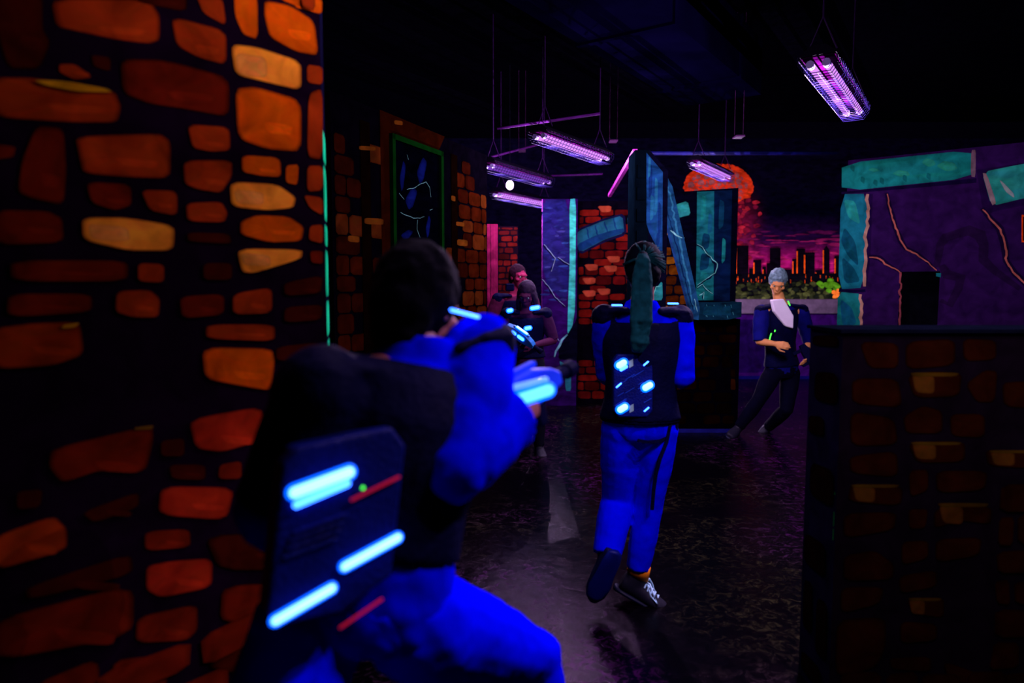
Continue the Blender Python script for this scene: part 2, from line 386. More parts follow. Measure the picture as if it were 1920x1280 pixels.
pA.shape([(118, 1240 - 640 + 8), (150, 604), (140, 614), (112, 616)], ST['y'], rim=.3)
pA.shape([(250, 800), (288, 796), (284, 804), (250, 806)], A(140, 80, 20), rim=.5)
s_px = lambda px: plA.sz(px, 640)[0]
sfar = s_px(-10)
pA.bricks(sL, sfar - .02, .1, 2.95, .24, .15, lambda: ST[random.choice('kddmr')], gap=.03)
pA.bricks(sfar, 0, 2.33, 2.95, .24, .14, lambda: ST[random.choice('dmor')], gap=.025)
pA.bricks(sfar, -.02, .05, .62, .22, .14, lambda: ST[random.choice('kdd')], gap=.03)
wallA = pA.done('scenic_partition', label='tall board wall painted with orange rubble stones, nearest at the left')
q = Panel(Plane(plA.o.x + .001, plA.o.y + .001, -.225, 1)); q.board([(0, 0), (.2, 0), (.2, 3.0), (0, 3.0)], .03, (.004, .004, .016))
z = .3
while z < 1.93:
    h = random.uniform(.08, .2); q.shape([(.005, z), (.195, z + .004), (.195, z + h - .012), (.005, z + h - .012)], A(30, 215, 165, 1.8), px=False, rnd=1, rim=.6); z += h
ret = q.done('return_edge', label='turquoise painted edge return'); del ret['category']
ret.parent = wallA; ret.matrix_parent_inverse = (Matrix.Translation(wallA.location) @ Matrix.Rotation(plA.rot, 4, 'Z')).inverted()

# ------------------------------------------------------------------ BRICK PARTITION WITH WINDOW
oB = P(628, 640, 3.97); plB = Plane(oB.x, oB.y, .39, .92); pB = Panel(plB)
e = plB.sz(914, 640)[0]; HB = 2.6
pB.board([(0, 0), (e, 0), (e, HB), (0, HB)], .08, (.0008, .0005, .0015), (.002, .001, .002))
w0, w1 = plB.sz(735, 300)[0], plB.sz(821, 300)[0]; wz1 = plB.sz(740, 264)[1]; wz0 = 1.15
def keepB(s_, z):
    if w0 - .16 < s_ < w1 + .12 and z > wz0 - .3 and z < wz1 + .1: return False
    if z > 2.42 - .12 * math.sin(s_ * 7) - .1 * random.random(): return False
    for c in (.33, w1 + .25):
        if abs(s_ - c) < .055: return False
    return True
pB.bricks(.02, e - .02, .05, HB - .03, .20, .115, lambda: random.choice([A(88, 24, 8, .42), A(78, 18, 8, .42), A(95, 26, 10, .42), A(70, 16, 10, .42), A(120, 46, 20, .5)]), keepB, gap=.008, skip=.02)
pB.shape([(w0 - .14, wz0 - .2), (w0 - .03, wz0 - .2), (w0 - .03, wz1 + .06), (w1 + .02, wz1 + .06), (w1 + .1, wz1 + .16), (w0 - .14, wz1 + .16)], A(72, 18, 6, .4), px=False, rnd=0, rim=.9)
for c in (.33, w1 + .25): pB.shape([(c - .05, .05), (c + .05, .05), (c + .05, HB - .1), (c - .05, HB - .1)], A(24, 6, 4, .4), px=False, rnd=0, rim=.8)
for (x, y, ww, hh) in ((688, 278, 16, 5), (700, 415, 18, 7), (662, 448, 11, 7), (746, 230, 8, 5), (849, 372, 4, 6), (866, 455, 10, 7), (862, 420, 8, 5)):
    pB.shape([(x - ww, y - hh), (x + ww, y - hh + 2), (x + ww, y + hh), (x - ww, y + hh - 2)], A(135, 62, 20, .7), rim=.6)
brick = pB.done('scenic_partition', label='tall board wall painted in dark red brick with a green framed window')
# window: framed dark blue pane with painted lightning cracks, child parts
bm = bmesh.new(); fw = .035
for a, b_, c, d in ((w0 - fw, w0, wz0, wz1 + fw), (w1, w1 + fw, wz0, wz1 + fw), (w0 - fw, w1 + fw, wz1, wz1 + fw), (w0 - fw, w1 + fw, wz0 - fw, wz0)): box(bm, a, b_, -.03, 0, c, d)
link('window_frame', bm, mat('green_frame', A(24, 100, 36, .2), .8, 0), brick, label='green window frame')
q = Panel(plB)
q.board([(w0, wz0), (w1, wz0), (w1, wz1), (w0, wz1)], .008, A(3, 3, 20, .5))
for a in ((788, 320, 10, 26), (768, 372, 12, 22), (800, 425, 5, 22), (752, 330, 6, 30), (760, 440, 12, 10)):  # blue patches paint reflections onto the pane
    q.shape([(a[0] - a[2] * .4, a[1] + a[3]), (a[0] - a[2], a[1] + a[3] * .1), (a[0] + a[2] * .2, a[1] - a[3]), (a[0] + a[2], a[1] - a[3] * .6), (a[0] + a[2] * .3, a[1] + a[3] * .7)], A(10, 16, 90, 1.3), rim=.45, jit=0, rimw=.6)
for l_ in (((760, 290), (763, 300)), ((745, 362), (755, 374)), ((760, 355), (775, 352), (786, 345)), ((780, 348), (796, 341), (803, 352), (805, 370)), ((748, 398), (760, 404), (772, 409), (785, 409), (793, 406)), ((780, 412), (779, 430), (785, 446)), ((803, 394), (808, 392))):
    q.line(l_, .006, A(120, 160, 185, .8))
wp = q.done('pane', PAINT_BRUSH); del wp['category']; wp.parent = brick; wp.location = (0, -.012, 0); wp.rotation_euler = (0, 0, 0)
for k_ in ('label', 'category'):
    if k_ in wp: del wp[k_]
bm = bmesh.new()
tube(bm, [(w0 - fw - .02, -.05, wz0 + .03), (w0 - fw - .02, -.05, wz0 + .3), (w0 - fw + .01, -.05, wz0 + .3)], .005); tube(bm, [(w0 - fw - .02, -.05, wz0 + .05), (w0 - fw - .02, 0, wz0 + .05)], .005)
link('window_handle', bm, mat('mint_metal', A(150, 230, 200, 1.4), .3, .5), brick, label='pale mint window handle')
# teal stone block in front of the brick wall
bp0 = P(850, 690, 3.9)
t = empty('stone_block', (bp0.x - .22, bp0.y, 0), 'dark square block with a teal slanted top before the brick wall', 'block', rz=R(-12))
bm = bmesh.new(); box(bm, -.22, .22, -.2, .2, 0, bp0.z - .03); link('block_body', bm, mat('dark_navy_block', (.001, .001, .003), .9, .02), t)
bm = bmesh.new(); zt_ = bp0.z
vv = [bm.verts.new(v) for v in [(-.23, -.21, zt_ - .03), (.23, -.21, zt_ - .03), (.23, .21, zt_ - .03), (-.23, .21, zt_ - .03), (-.23, -.21, zt_ - .01), (.23, -.21, zt_ - .01), (.20, .19, zt_ + .11), (-.20, .19, zt_ + .11)]]
for f in ((0, 1, 5, 4), (1, 2, 6, 5), (2, 3, 7, 6), (3, 0, 4, 7), (4, 5, 6, 7), (3, 2, 1, 0)): bm.faces.new([vv[i] for i in f])
link('block_top', bm, mat('teal_top', A(20, 80, 100, 1.2), .7, .05), t, label='teal slanted top')

# ------------------------------------------------------------------ POST WITH MAGENTA LIGHT PAINTED ON + PASSAGE BRICK COLUMN
pl = Plane(*P(914, 640, 7.0).xy, 1, 0); q = Panel(pl); z1 = pl.sz(920, 420)[1]; q.board([(0, 0), (.105, 0), (.105, z1), (0, z1)], .1, A(130, 18, 75, 2.0)); q.line([(.035, .1), (.035, z1)], .008, A(60, 8, 40), px=False); q.line([(.08, .1), (.078, z1)], .006, A(200, 40, 120), px=False)
q.done('door_post', label='post painted with magenta lamp light at the left of the far passage', cat='post')
pl = Plane(*P(934, 640, 7.45).xy, 1, 0); q = Panel(pl); z1 = pl.sz(940, 424)[1]; wd = pl.sz(971, 640)[0]; q.board([(0, 0), (wd, 0), (wd, z1), (0, z1)], .15, (.006, .002, .006))
q.bricks(.0, wd, .05, z1, .11, .065, lambda: random.choice([A(100, 16, 22, 1.5), A(80, 12, 22, 1.5), A(60, 10, 18, 1.5)]), gap=.012, skip=.12)
q.done('brick_column', label='narrow column of dim red bricks behind the two far players', cat='column')

# ------------------------------------------------------------------ PURPLE CRACKED PANEL (C)
c4 = lambda x, y: (880 + x / 2.3704, 200 + y / 2.3704)
pl = Plane(*P(1016, 640, 8.45).xy, 1, 0); q = Panel(pl); zt = pl.sz(1040, 373)[1]; wd = pl.sz(1081, 640)[0]
q.board([(0, 0), (wd, 0), (wd, zt), (0, zt)], .07, A(46, 8, 92, 1.7), A(190, 60, 220, 2.0))  # pink edge colour stands in for lamp light on the slab edge
PUR = [A(40, 38, 120, 1.7), A(60, 50, 140, 1.7), A(30, 24, 100, 1.7), A(46, 60, 150, 1.7)]
q.shape([c4(322, 412), c4(445, 412), c4(440, 880), c4(330, 780)], A(34, 26, 105, 1.7), rnd=1, rim=.9)
for i in range(34):
    x = random.uniform(335, 430); y = random.uniform(430, 860); l_ = random.uniform(10, 26)
    q.shape([c4(x - l_, y), c4(x, y - 5), c4(x + l_, y - 2), c4(x + l_ * .6, y + 6), c4(x - l_ * .7, y + 5)], random.choice(PUR), rim=.8)
CR = A(140, 140, 205, 1.8)
for l_ in (((330, 615), (360, 650), (380, 675), (372, 705), (362, 735)), ((392, 672), (420, 692), (445, 705), (470, 702)), ((322, 770), (350, 800), (380, 850), (425, 890)), ((330, 1002), (372, 1012), (398, 1045))):
    q.line([c4(*p) for p in l_], .02, (.004, .002, .02)); q.line([c4(p[0] + 2, p[1] - 3) for p in l_], .008, CR)
q.shape([c4(445, 410), c4(474, 408), c4(472, 700), c4(470, 900), c4(458, 975), c4(436, 1018), c4(438, 900), c4(446, 700)], A(60, 170, 190, 1.8), rnd=1, rim=.75)
q.shape([c4(468, 960), c4(480, 930), c4(480, 1130), c4(440, 1125), c4(398, 1122), c4(396, 1080), c4(425, 1030)], (.002, .002, .008), rnd=1, rim=1)
q.line([c4(436, 1012), c4(412, 1035), c4(402, 1060), c4(385, 1085), c4(378, 1112)], .03, A(105, 150, 190, 1.8))
q.shape([c4(398, 1128), c4(420, 1140), c4(452, 1190), c4(452, 1262), c4(428, 1262), c4(425, 1200)], A(45, 120, 165, 1.6), rnd=1, rim=.8)
q.done('scenic_partition', PAINT_BRUSH, label='purple cracked board panel with a turquoise right edge beyond the far players')

# ------------------------------------------------------------------ RED BRICK ARCH WALL (D)
pl = Plane(*P(1079, 640, 8.62).xy, 1, 0); q = Panel(pl); zt = pl.sz(1100, 377)[1]; wd = pl.sz(1262, 640)[0]
q.board([(0, 0), (wd, 0), (wd, zt), (0, zt)], .1, (.0015, .0008, .003))
def keepD(s_, z):
    x0, zh = pl.sz(*c4(520, 1050)); 
    if z > pl.sz(1100, 388)[1]: return False
    x1, zb_ = pl.sz(*c4(560, 1120)); xa, za = pl.sz(*c4(565, 985))
    if zb_ < z < za and s_ < .35: return False
    if s_ < .04: return False
    bx, bz = pl.sz(*c4(600, 810)); 
    if pl.sz(1150, 600)[1] < z < pl.sz(1150, 545)[1] and s_ > .62: return False
    return z > .1
RB = [A(150, 22, 24, .65), A(130, 18, 24, .65), A(160, 26, 26, .65), A(105, 14, 22, .6), A(135, 18, 28, .6)]
q.bricks(.03, wd, .06, zt - .06, .22, .105, lambda: random.choice(RB), keepD, gap=.014, skip=.05)
for x, y in ((638, 678), (540, 714), (625, 720), (530, 774), (595, 822), (530, 830), (600, 455)):
    q.shape([c4(x - 32, y - 14), c4(x + 32, y - 15), c4(x + 30, y + 12), c4(x - 12, y + 16)], A(215, 75, 60, .75), rnd=1, rim=.5)
TE = A(38, 100, 150, .9); TB = A(25, 60, 130, .9)
q.shape([c4(455, 560), c4(500, 535), c4(600, 495), c4(690, 473), c4(700, 570), c4(600, 602), c4(485, 662)], (.004, .004, .02), rnd=1, rim=1)
q.shape([c4(463, 570), c4(500, 545), c4(600, 505), c4(680, 483), c4(690, 560), c4(600, 590), c4(490, 650)], TE, rnd=1, rim=.7)
q.shape([c4(478, 612), c4(560, 572), c4(640, 548), c4(688, 540), c4(688, 558), c4(600, 588), c4(490, 646)], TB, rnd=1, rim=.9)
for x, y in ((520, 560), (560, 548), (600, 530), (640, 515)): q.line([c4(x, y - 20), c4(x + 6, y + 4), c4(x + 14, y + 30)], .02, TB)
q.shape([c4(702, 484), c4(760, 474), c4(840, 478), c4(840, 540), c4(760, 545), c4(706, 562)], TE, rnd=1, rim=.7)
q.done('scenic_partition', label='red brick board wall crossed by a blue stone arch, behind the ponytailed player')

# slanting batten above it, magenta edge light painted into its colour
a = P(1191, 284, 5.7); b_ = P(1143, 366, 8.58)
bm = bmesh.new(); d_ = (b_ - a); M = Matrix.Translation(a) @ d_.to_track_quat('X', 'Z').to_matrix().to_4x4(); box(bm, 0, d_.length, -.018, .018, -.02, .02, M)
for v in bm.verts: v.co -= a
tag(link('slanted_batten', bm, mat('batten_magenta_light', A(215, 50, 220, 2.2), .5), loc=a), 'thin batten painted with magenta light slanting down from the top of the blue pillar', 'batten')

# ------------------------------------------------------------------ WALL F with teal block, orange bricks, lower stone wall, ledge
pl = Plane(*P(1244, 640, 6.95).xy, 1, 0); q = Panel(pl); x1, _ = pl.sz(1377, 640); zl, zr = pl.sz(1250, 361)[1], pl.sz(1377, 352)[1]
q.board([(0, 1.0), (x1, 1.0), (x1, zr), (0, zl)], .09, (.001, .001, .005), (.002, .003, .012))
def keepF(s_, z):
    xr = .04 + max(0, (2.05 - z)) * .27; return s_ < xr and 1.17 < z < pl.sz(1250, 425)[1]
OB = [tuple(v * .5 for v in c) for c in [A(160, 84, 18, 1.7), A(140, 62, 12, 1.6), A(120, 50, 12, 1.5), A(180, 108, 30, 1.7), A(100, 36, 12, 1.5)]]
q.bricks(.0, .36, 1.1, 2.2, .13, .1, lambda: random.choice(OB), keepF, gap=.014, skip=.02)
q.shape([c4(915, 435), c4(970, 418), c4(985, 480), c4(925, 495)], A(40, 130, 145, 1.6), rnd=1, rim=.7)
q.shape([c4(1012, 378), c4(1100, 374), c4(1096, 860), c4(1006, 860), c4(1010, 600)], A(20, 92, 112, 1.6), rnd=0, rim=.9)
q.shape([c4(1088, 374), c4(1168, 370), c4(1158, 862), c4(1085, 862)], A(6, 22, 62, 1.5), rnd=0, rim=.9, jit=.2)
for x, y, r1_, r2_ in ((1040, 450, 14, 60), (1070, 520, 12, 50), (1050, 600, 20, 40), (1120, 480, 14, 70), (1045, 690, 24, 40), (1130, 640, 10, 60), (1040, 760, 20, 30)):
    q.shape([c4(x - r1_, y + r2_), c4(x - r1_ * .6, y - r2_), c4(x + r1_, y - r2_ * .8), c4(x + r1_ * .7, y + r2_ * .7)], A(*random.choice([(24, 110, 125), (12, 52, 90), (20, 80, 120)]), 1.6), rim=.9, rimw=.6)
for l_ in (((1010, 612), (1035, 625), (1060, 660), (1102, 700), (1092, 740), (1050, 768), (1012, 795)), ((1012, 806), (1035, 790), (1052, 812), (1080, 832)), ((1020, 840), (1042, 825), (1040, 858)), ((915, 580), (945, 590), (955, 584))):
    q.line([c4(*p) for p in l_], .022, (.002, .006, .02)); q.line([c4(p[0] + 1, p[1] - 2) for p in l_], .009, A(110, 170, 190, 1.7))
q.done('scenic_partition', PAINT_BRUSH, label='upper board panel with teal cracked slab and orange bricks, left of the mural')
pl = Plane(*P(1262, 640, 6.9).xy, 1, 0); q = Panel(pl); x1, _ = pl.sz(1387, 640); zt = pl.sz(1300, 598)[1]
q.board([(0, 0), (x1, 0), (x1, zt), (0, zt)], .3, (.001, .0006, .002))
q.bricks(.02, x1 - .02, .08, zt - .04, .17, .115, lambda: random.choice([A(42, 12, 8, .4), A(55, 16, 8, .4), A(30, 8, 8, .4), A(90, 34, 14, .5), A(48, 14, 10, .4), A(26, 8, 10, .4)]), gap=.02, skip=.15)
lowF = q.done('scenic_partition', label='waist high dark stone wall under the cracked teal slab')
bm = bmesh.new(); box(bm, -.01, x1 + .01, -.02, 0, 0, .035); link('baseboard', bm, mat('blue_strip', A(30, 26, 150, 1.2), .4), lowF)
L0 = P(1310, 600, 6.75); L1 = P(1388, 600, 6.75); z1 = P(1340, 566, 6.75).z
q = Panel(Plane(L0.x, 6.72, 1, 0)); W = L1.x - L0.x
q.board([(0, zt + .001), (W * .65, zt + .001), (W, zt + .03), (W, z1), (0, z1 - .01)], .33, A(12, 42, 72, 1.4))
for i in range(26): x = random.uniform(.03, W - .06); z = random.uniform(zt + .04, z1 - .02); q.line([(x, z), (x + .01, z - .03)], .008, A(70, 130, 160, 1.5), px=False)
for i in range(6): x = random.uniform(.05, W - .1); q.shape([(x - .05, zt + .05), (x + .05, zt + .04), (x + .04, z1 - .03), (x - .04, z1 - .05)], A(16, 60, 95, 1.4), px=False, rim=.8)
q.done('stone_slab', PAINT_BRUSH, label='blue grey stone slab lying on the waist high wall', cat='slab')

# ------------------------------------------------------------------ PILLAR E + leaning beam
pE = P(1212, 640, 5.45); wE = P(1247, 640, 5.45).x - pE.x; zE = P(1212, 281, 5.45).z
q = Panel(Plane(pE.x, pE.y, 1, 0)); zc = P(1247, 320, 5.45).z
q.board([(0, 0), (wE, 0), (wE, zc), (0, zE)], .06, (.002, .002, .008), (.003, .006, .02))
plE = q.pl
q.shape([c4(787, 204), c4(860, 290), c4(858, 640), c4(840, 640), c4(800, 560), c4(787, 520)], A(24, 62, 130, 1.6), rnd=0, rim=.85)
for x, y, r1_, r2_ in ((805, 330, 9, 80), (830, 400, 9, 90), (845, 500, 8, 80), (812, 450, 10, 60), (800, 270, 7, 50), (838, 590, 9, 30)):
    q.shape([c4(x - r1_, y + r2_), c4(x - r1_ * .6, y - r2_), c4(x + r1_, y - r2_ * .8), c4(x + r1_ * .7, y + r2_ * .7)], A(*random.choice([(34, 92, 150), (18, 44, 112), (26, 70, 150)]), 1.6), rim=.9, rimw=.6)
q.shape([c4(820, 820), c4(858, 770), c4(860, 860), c4(815, 860)], A(40, 130, 150, 1.6), rnd=1, rim=.7)
q.line([c4(815, 840), c4(830, 800), c4(855, 795)], .01, A(110, 180, 190, 1.6))
q.shape([(.01, .1), (wE - .01, .1), (wE - .01, 1.2), (.01, 1.25)], A(10, 26, 60, 1.3), px=False, rnd=0, rim=.8)
pil = q.done('scenic_pillar', PAINT_BRUSH, label='tall blue stone pillar board rising behind the ponytailed player', cat='pillar')
bm = bmesh.new(); xx = P(1190, 640, 5.35).x - pE.x
vv = [bm.verts.new(v) for v in [(xx, .0, 0), (0, .0, 0), (0, .0, zE), (xx, .0, zE), (xx, .30, 0), (0, .30, 0), (0, .30, zE), (xx, .30, zE)]]
for f in ((0, 1, 2, 3), (1, 5, 6, 2), (5, 4, 7, 6), (4, 0, 3, 7), (3, 2, 6, 7), (4, 5, 1, 0)): bm.faces.new([vv[i] for i in f])
for i in range(13):                                                       # toothed stone courses up the dark face
    z = .3 + i * .17; box(bm, xx + .02, -.025, -.012, 0.002, z, z + .1)
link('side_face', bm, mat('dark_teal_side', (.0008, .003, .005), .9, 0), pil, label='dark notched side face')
q = Panel(Plane(P(1246, 640, 5.9).x, 5.9, 1.0, .25))
pts = [(1246, 322), (1261, 350), (1312, 576), (1310, 600), (1299, 598), (1246, 398)]
q.board_px(pts, .05, A(26, 66, 122, 1.6), A(30, 60, 130, 1.5))
q.line([(1252, 350), (1302, 580)], .02, A(50, 110, 165, 1.6)); q.line([(1250, 390), (1300, 585)], .012, A(14, 36, 90, 1.6))
q.line([(1257, 432), (1268, 441), (1279, 446)], .014, A(130, 180, 210, 1.7)); q.line([(1302, 560), (1308, 585)], .008, A(120, 170, 200, 1.5))
q.done('leaning_beam', PAINT_BRUSH, label='blue beam leaning diagonally from the pillar top down to the stone slab', cat='beam')

# ------------------------------------------------------------------ RIGHT PURPLE WALL (G)
c1 = lambda x, y: (1260 + x / 2.909, 260 + y / 2.909)
oG = P(1577, 640, 7.1); plG = Plane(oG.x, oG.y, .81, -.59); q = Panel(plG); Z0 = plG.sz(1577, 302)[1]; sR = 3.2
PG = A(44, 12, 74, 1.6); TQ = A(22, 120, 132, 1.5)
dx0, dz1 = plG.sz(*c1(1245, 725)); dx1, _ = plG.sz(*c1(1462, 725))
q.board([(0, 0), (dx0, 0), (dx0, dz1), (dx1, dz1), (dx1, 0), (sR, 0), (sR, Z0 + .02), (0, Z0)], .12, PG, (.01, .03, .05))
q.shape([c1(925, 290), c1(1660, 215), c1(1660, 240), c1(925, 302)], (.006, .002, .02), rnd=0, rim=1)
q.shape([c1(1070, 300), c1(1095, 300), c1(1082, 640), c1(1060, 820)], (.012, .003, .03), rnd=0, rim=1)
q.shape([c1(926, 135), c1(1658, 58), c1(1655, 212), c1(926, 288)], TQ, rnd=1, rim=.8)
q.shape([c1(1632, 62), c1(1658, 60), c1(1655, 210), c1(1630, 208)], A(120, 80, 110, 1.5), rnd=1, rim=.8)
for x, y, r1_, r2_ in ((1500, 150, 60, 30), (1250, 190, 50, 20), (1100, 170, 30, 12), (1400, 130, 40, 25)):
    q.shape([c1(x - r1_, y), c1(x - r1_ * .3, y - r2_), c1(x + r1_ * .7, y - r2_ * .6), c1(x + r1_, y + r2_ * .5), c1(x, y + r2_)], A(38, 140, 132, 1.5), rim=.85, rimw=.6)
for x, y in ((1040, 225), (1110, 240), (1145, 230), (1270, 215), (985, 160), (1400, 205)): q.shape([c1(x - 14, y + 5), c1(x - 8, y - 20), c1(x + 12, y - 12), c1(x + 10, y + 24)], A(16, 98, 110, 1.4), rim=1.1)
q.shape([c1(922, 302), c1(1068, 300), c1(1050, 812), c1(906, 822)], A(24, 108, 145, 1.5), rnd=1, rim=.85, jit=.05)
q.shape([c1(905, 834), c1(1038, 846), c1(1032, 1060), c1(898, 1060)], A(24, 112, 128, 1.5), rnd=1, rim=.85, jit=.05)
for pts in (((935, 330), (1000, 340), (1030, 470), (960, 430)), ((940, 480), (1000, 560), (1020, 700), (960, 640), (920, 560)), ((925, 640), (990, 700), (1030, 780), (940, 790)), ((915, 870), (980, 920), (1010, 1010), (930, 1030))):
    q.shape([c1(*p) for p in pts], A(*random.choice([(14, 74, 108), (36, 140, 150), (18, 86, 130)]), 1.5), rim=1, rimw=.7)
for l_ in (((1068, 302), (1062, 450), (1056, 640), (1050, 805)), ((1028, 848), (1036, 900), (1032, 1050))): q.line([c1(*p) for p in l_], .028, A(185, 120, 120, 1.6), taper=False)
q.line([c1(910, 826), c1(1055, 828)], .03, (.004, .002, .02), taper=False)
q.shape([c1(1660, 170), c1(1700, 420), c1(1765, 395), c1(2400, 260), c1(2400, 60)], (.012, .003, .03), rnd=0, rim=1)
q.shape([c1(1690, 182), c1(1930, 134), c1(2100, 110), c1(2100, 290), c1(1930, 322), c1(1742, 368)], A(40, 135, 145, 1.6), rnd=1, rim=.85)
q.shape([c1(1692, 186), c1(1716, 190), c1(1770, 350), c1(1744, 366)], A(150, 110, 130, 1.6), rnd=1, rim=.8)
q.shape([c1(1785, 225), c1(1800, 232), c1(1865, 300), c1(1868, 325), c1(1820, 290)], A(150, 150, 170, 1.6), rim=.7)
for l_, w1_ in ((((1170, 295), (1188, 380), (1215, 480), (1250, 560), (1275, 598), (1330, 622), (1380, 660), (1440, 712)), .05), (((1072, 640), (1130, 650), (1175, 685), (1245, 727)), .05), (((1690, 380), (1740, 440), (1788, 490), (1812, 570), (1822, 665), (1870, 735), (1930, 790), (2050, 900)), .06)):
    q.line([c1(*p) for p in l_], w1_, (.008, .002, .02)); q.line([c1(p[0] + 4, p[1] + 6) for p in l_], .016, A(190, 90, 90, 1.5))
q.line([c1(1247, 728), c1(1243, 880), c1(1238, 1060)], .018, A(150, 60, 80, 1.5), taper=False)
for l_ in (((1440, 700), (1455, 640), (1462, 580), (1490, 540), (1550, 520), (1620, 500), (1680, 525), (1700, 580), (1698, 660), (1760, 720), (1830, 770), (1900, 820)), ((1470, 690), (1500, 740), (1575, 760), (1560, 820), (1515, 905), (1465, 880))):
    q.line([c1(*p) for p in l_], .09, (.014, .004, .026))
q.shape([c1(1440, 732), c1(1468, 732), c1(1466, 756), c1(1440, 750)], A(20, 100, 120, 1.4), rnd=0)
q.shape([c1(1907, 415), c1(1945, 415), c1(1945, 565), c1(1907, 565)], A(225, 60, 10, 2.0), rnd=0, rim=1); q.shape([c1(1913, 425), c1(1950, 425), c1(1950, 556), c1(1913, 556)], A(90, 20, 10), rnd=0, rim=1)
q.done('scenic_partition', PAINT, label='wide purple board wall framed with turquoise slabs and a dark opening')
# black room behind the opening is left dark: a back board closes it
q = Panel(Plane(oG.x + .45, oG.y + .75, .81, -.59)); q.board([(0, 0), (2.2, 0), (2.2, 2.4), (0, 2.4)], .05, (.002, .002, .004)); q.done('backing_board', label='black board standing behind the dark opening of the purple wall')

# ------------------------------------------------------------------ RIGHT HALF WALL (H)
c2 = lambda x, y: (1480 + x / 1.882, 600 + y / 1.882)
oH = P(1580, 640, 2.3); plH = Plane(oH.x, oH.y, 1, 0); q = Panel(plH); zH = plH.sz(1600, 624)[1]; TH = .25
q.board([(0, 0), (1.9, 0), (1.9, zH), (0, zH)], TH, (.004, .002, .004), (.006, .004, .016))
hs = """n 245,75 385,80 385,170 280,170
n 410,75 585,65 585,160 410,175
n 610,65 730,70 730,140 615,145
n 220,205 385,205 400,310 220,295
h 415,195 500,180 610,185 600,270 440,275
n 620,225 690,175 735,180 725,290 660,290
n 750,220 828,215 900,220 900,315 755,305
n 215,320 370,345 385,440 215,445
n 400,340 470,300 540,320 540,400 410,400
n 565,330 690,330 690,415 570,410
n 210,480 380,460 385,555 215,540
h 415,430 620,425 620,500 450,505
h 690,455 828,465 900,470 900,525 700,515
h 215,575 400,585 395,655 205,640
n 420,530 490,525 490,600 425,625
n 515,530 700,530 690,600 520,610
n 190,680 380,675 370,740 190,770
n 420,665 490,665 480,735 420,735
h 510,670 600,640 715,660 710,720 600,705 510,735
n 190,830 300,810 370,860 365,915 190,920
n 395,780 490,775 490,840 395,865
n 515,770 680,765 670,830 515,855
n 180,940 335,940 320,1000 180,1035
n 385,900 520,880 520,940 390,965
h 410,985 545,975 545,1050 440,1035
n 165,1055 340,1045 340,1150 310,1220 200,1260 160,1240
n 390,1060 520,1070 520,1130 390,1140
n 350,1190 500,1185 500,1240 360,1230
n 540,1200 680,1250 690,1290 560,1270"""
HN = A(44, 10, 4, 1.0); HH = A(92, 46, 14, 1.0)
for ln in hs.split('\n'):
    k, *pp = ln.split(); pts = [c2(*map(float, v.split(','))) for v in pp]; q.shape(pts, HN, rim=.4, rimw=.88)
    if k == 'h':
        x0, x1_ = min(p[0] for p in pts), max(p[0] for p in pts); y0, y1_ = min(p[1] for p in pts), max(p[1] for p in pts); wx, wy = x1_ - x0, y1_ - y0
        q.shape([(x0 + wx * .08, y0 + wy * .1), (x0 + wx * .5, y0 + wy * .15), (x0 + wx * .5, y0 + wy * .85), (x0 + wx * .15, y0 + wy * .8)], HH, rim=.5); q.shape([(x0 + wx * .05, y0 + wy * .04), (x0 + wx * .95, y0 + wy * .05), (x0 + wx * .9, y0 + wy * .2), (x0 + wx * .1, y0 + wy * .2)], A(84, 50, 8, .9), rim=.5)
sx = plH.sz(*c2(850, 640))[0]
q.bricks(plH.sz(*c2(720, 900))[0], 1.88, .05, plH.sz(*c2(700, 560))[1], .2, .12, lambda: HN, gap=.02); q.bricks(plH.sz(*c2(905, 640))[0], 1.88, plH.sz(*c2(700, 560))[1], zH - .04, .2, .12, lambda: HN, gap=.02)
q.bricks(.03, 1.0, .03, .17, .16, .12, lambda: HN, gap=.02)
side = lambda a, z, y: (y, TH - a, z)
SB = A(44, 13, 14, .5)
for i, (a0, a1, z0, z1_) in enumerate(((.03, .23, 1.28, 1.33), (.06, .24, 1.08, 1.2), (.02, .15, .95, 1.03), (.05, .24, .72, .86), (.02, .2, .45, .58), (.03, .11, .2, .4), (.14, .23, .16, .38), (.03, .2, .03, .12))):
    q.shape([(a0, z0), (a1, z0 + .01), (a1 - .01, z1_), (a0, z1_ - .015)], SB, px=False, side=side, rim=.5)
for z0, z1_ in ((.62, .66), (.67, .72), (.78, .79)): q.shape([(TH - .006, z0), (TH - .001, z0), (TH - .001, z1_), (TH - .006, z1_)], A(20, 140, 60), px=False, side=side, rnd=0, rim=1)
hw = q.done('scenic_partition', label='waist high half wall painted with dark brown stones, nearest at the right')
bm = bmesh.new(); box(bm, -.01, 1.91, -.008, TH + .01, zH, zH + .012); link('top_cap', bm, mat('navy_cap', A(12, 12, 34, .8), .9, 0), hw)

# ------------------------------------------------------------------ CEILING FURNITURE
DM = mat('dark_metal', (.002, .0015, .005), .7, .05)
t0 = Vector((-.25, 2.6, 0)); t1 = Vector((1.75, 6.2, 0)); dd = (t1 - t0); L = dd.length
duct = empty('air_duct', (-1.27, 2.1, 3.3), 'large dark rectangular air duct under the ceiling above the players', 'duct', rz=-R(35))
bm = bmesh.new(); box(bm, -.37, .37, 0, 5.8, 0, .5); link('duct_body', bm, mat('duct_metal', (.0006, .0004, .005), .9, 0, 0, var=.6, scale=2), duct)
for i in range(4):
    bm = bmesh.new(); box(bm, -.39, .39, .6 + i * 1.5, .65 + i * 1.5, -.02, .52); link('duct_flange', bm, MATS['duct_metal'], duct)
for i in (.8, 3.6):
    for x in (-.33, .33): bm = bmesh.new(); tube(bm, [(x, i, .5), (x, i, CEIL - 3.3)], .006); link('duct_hanger', bm, DM, duct)
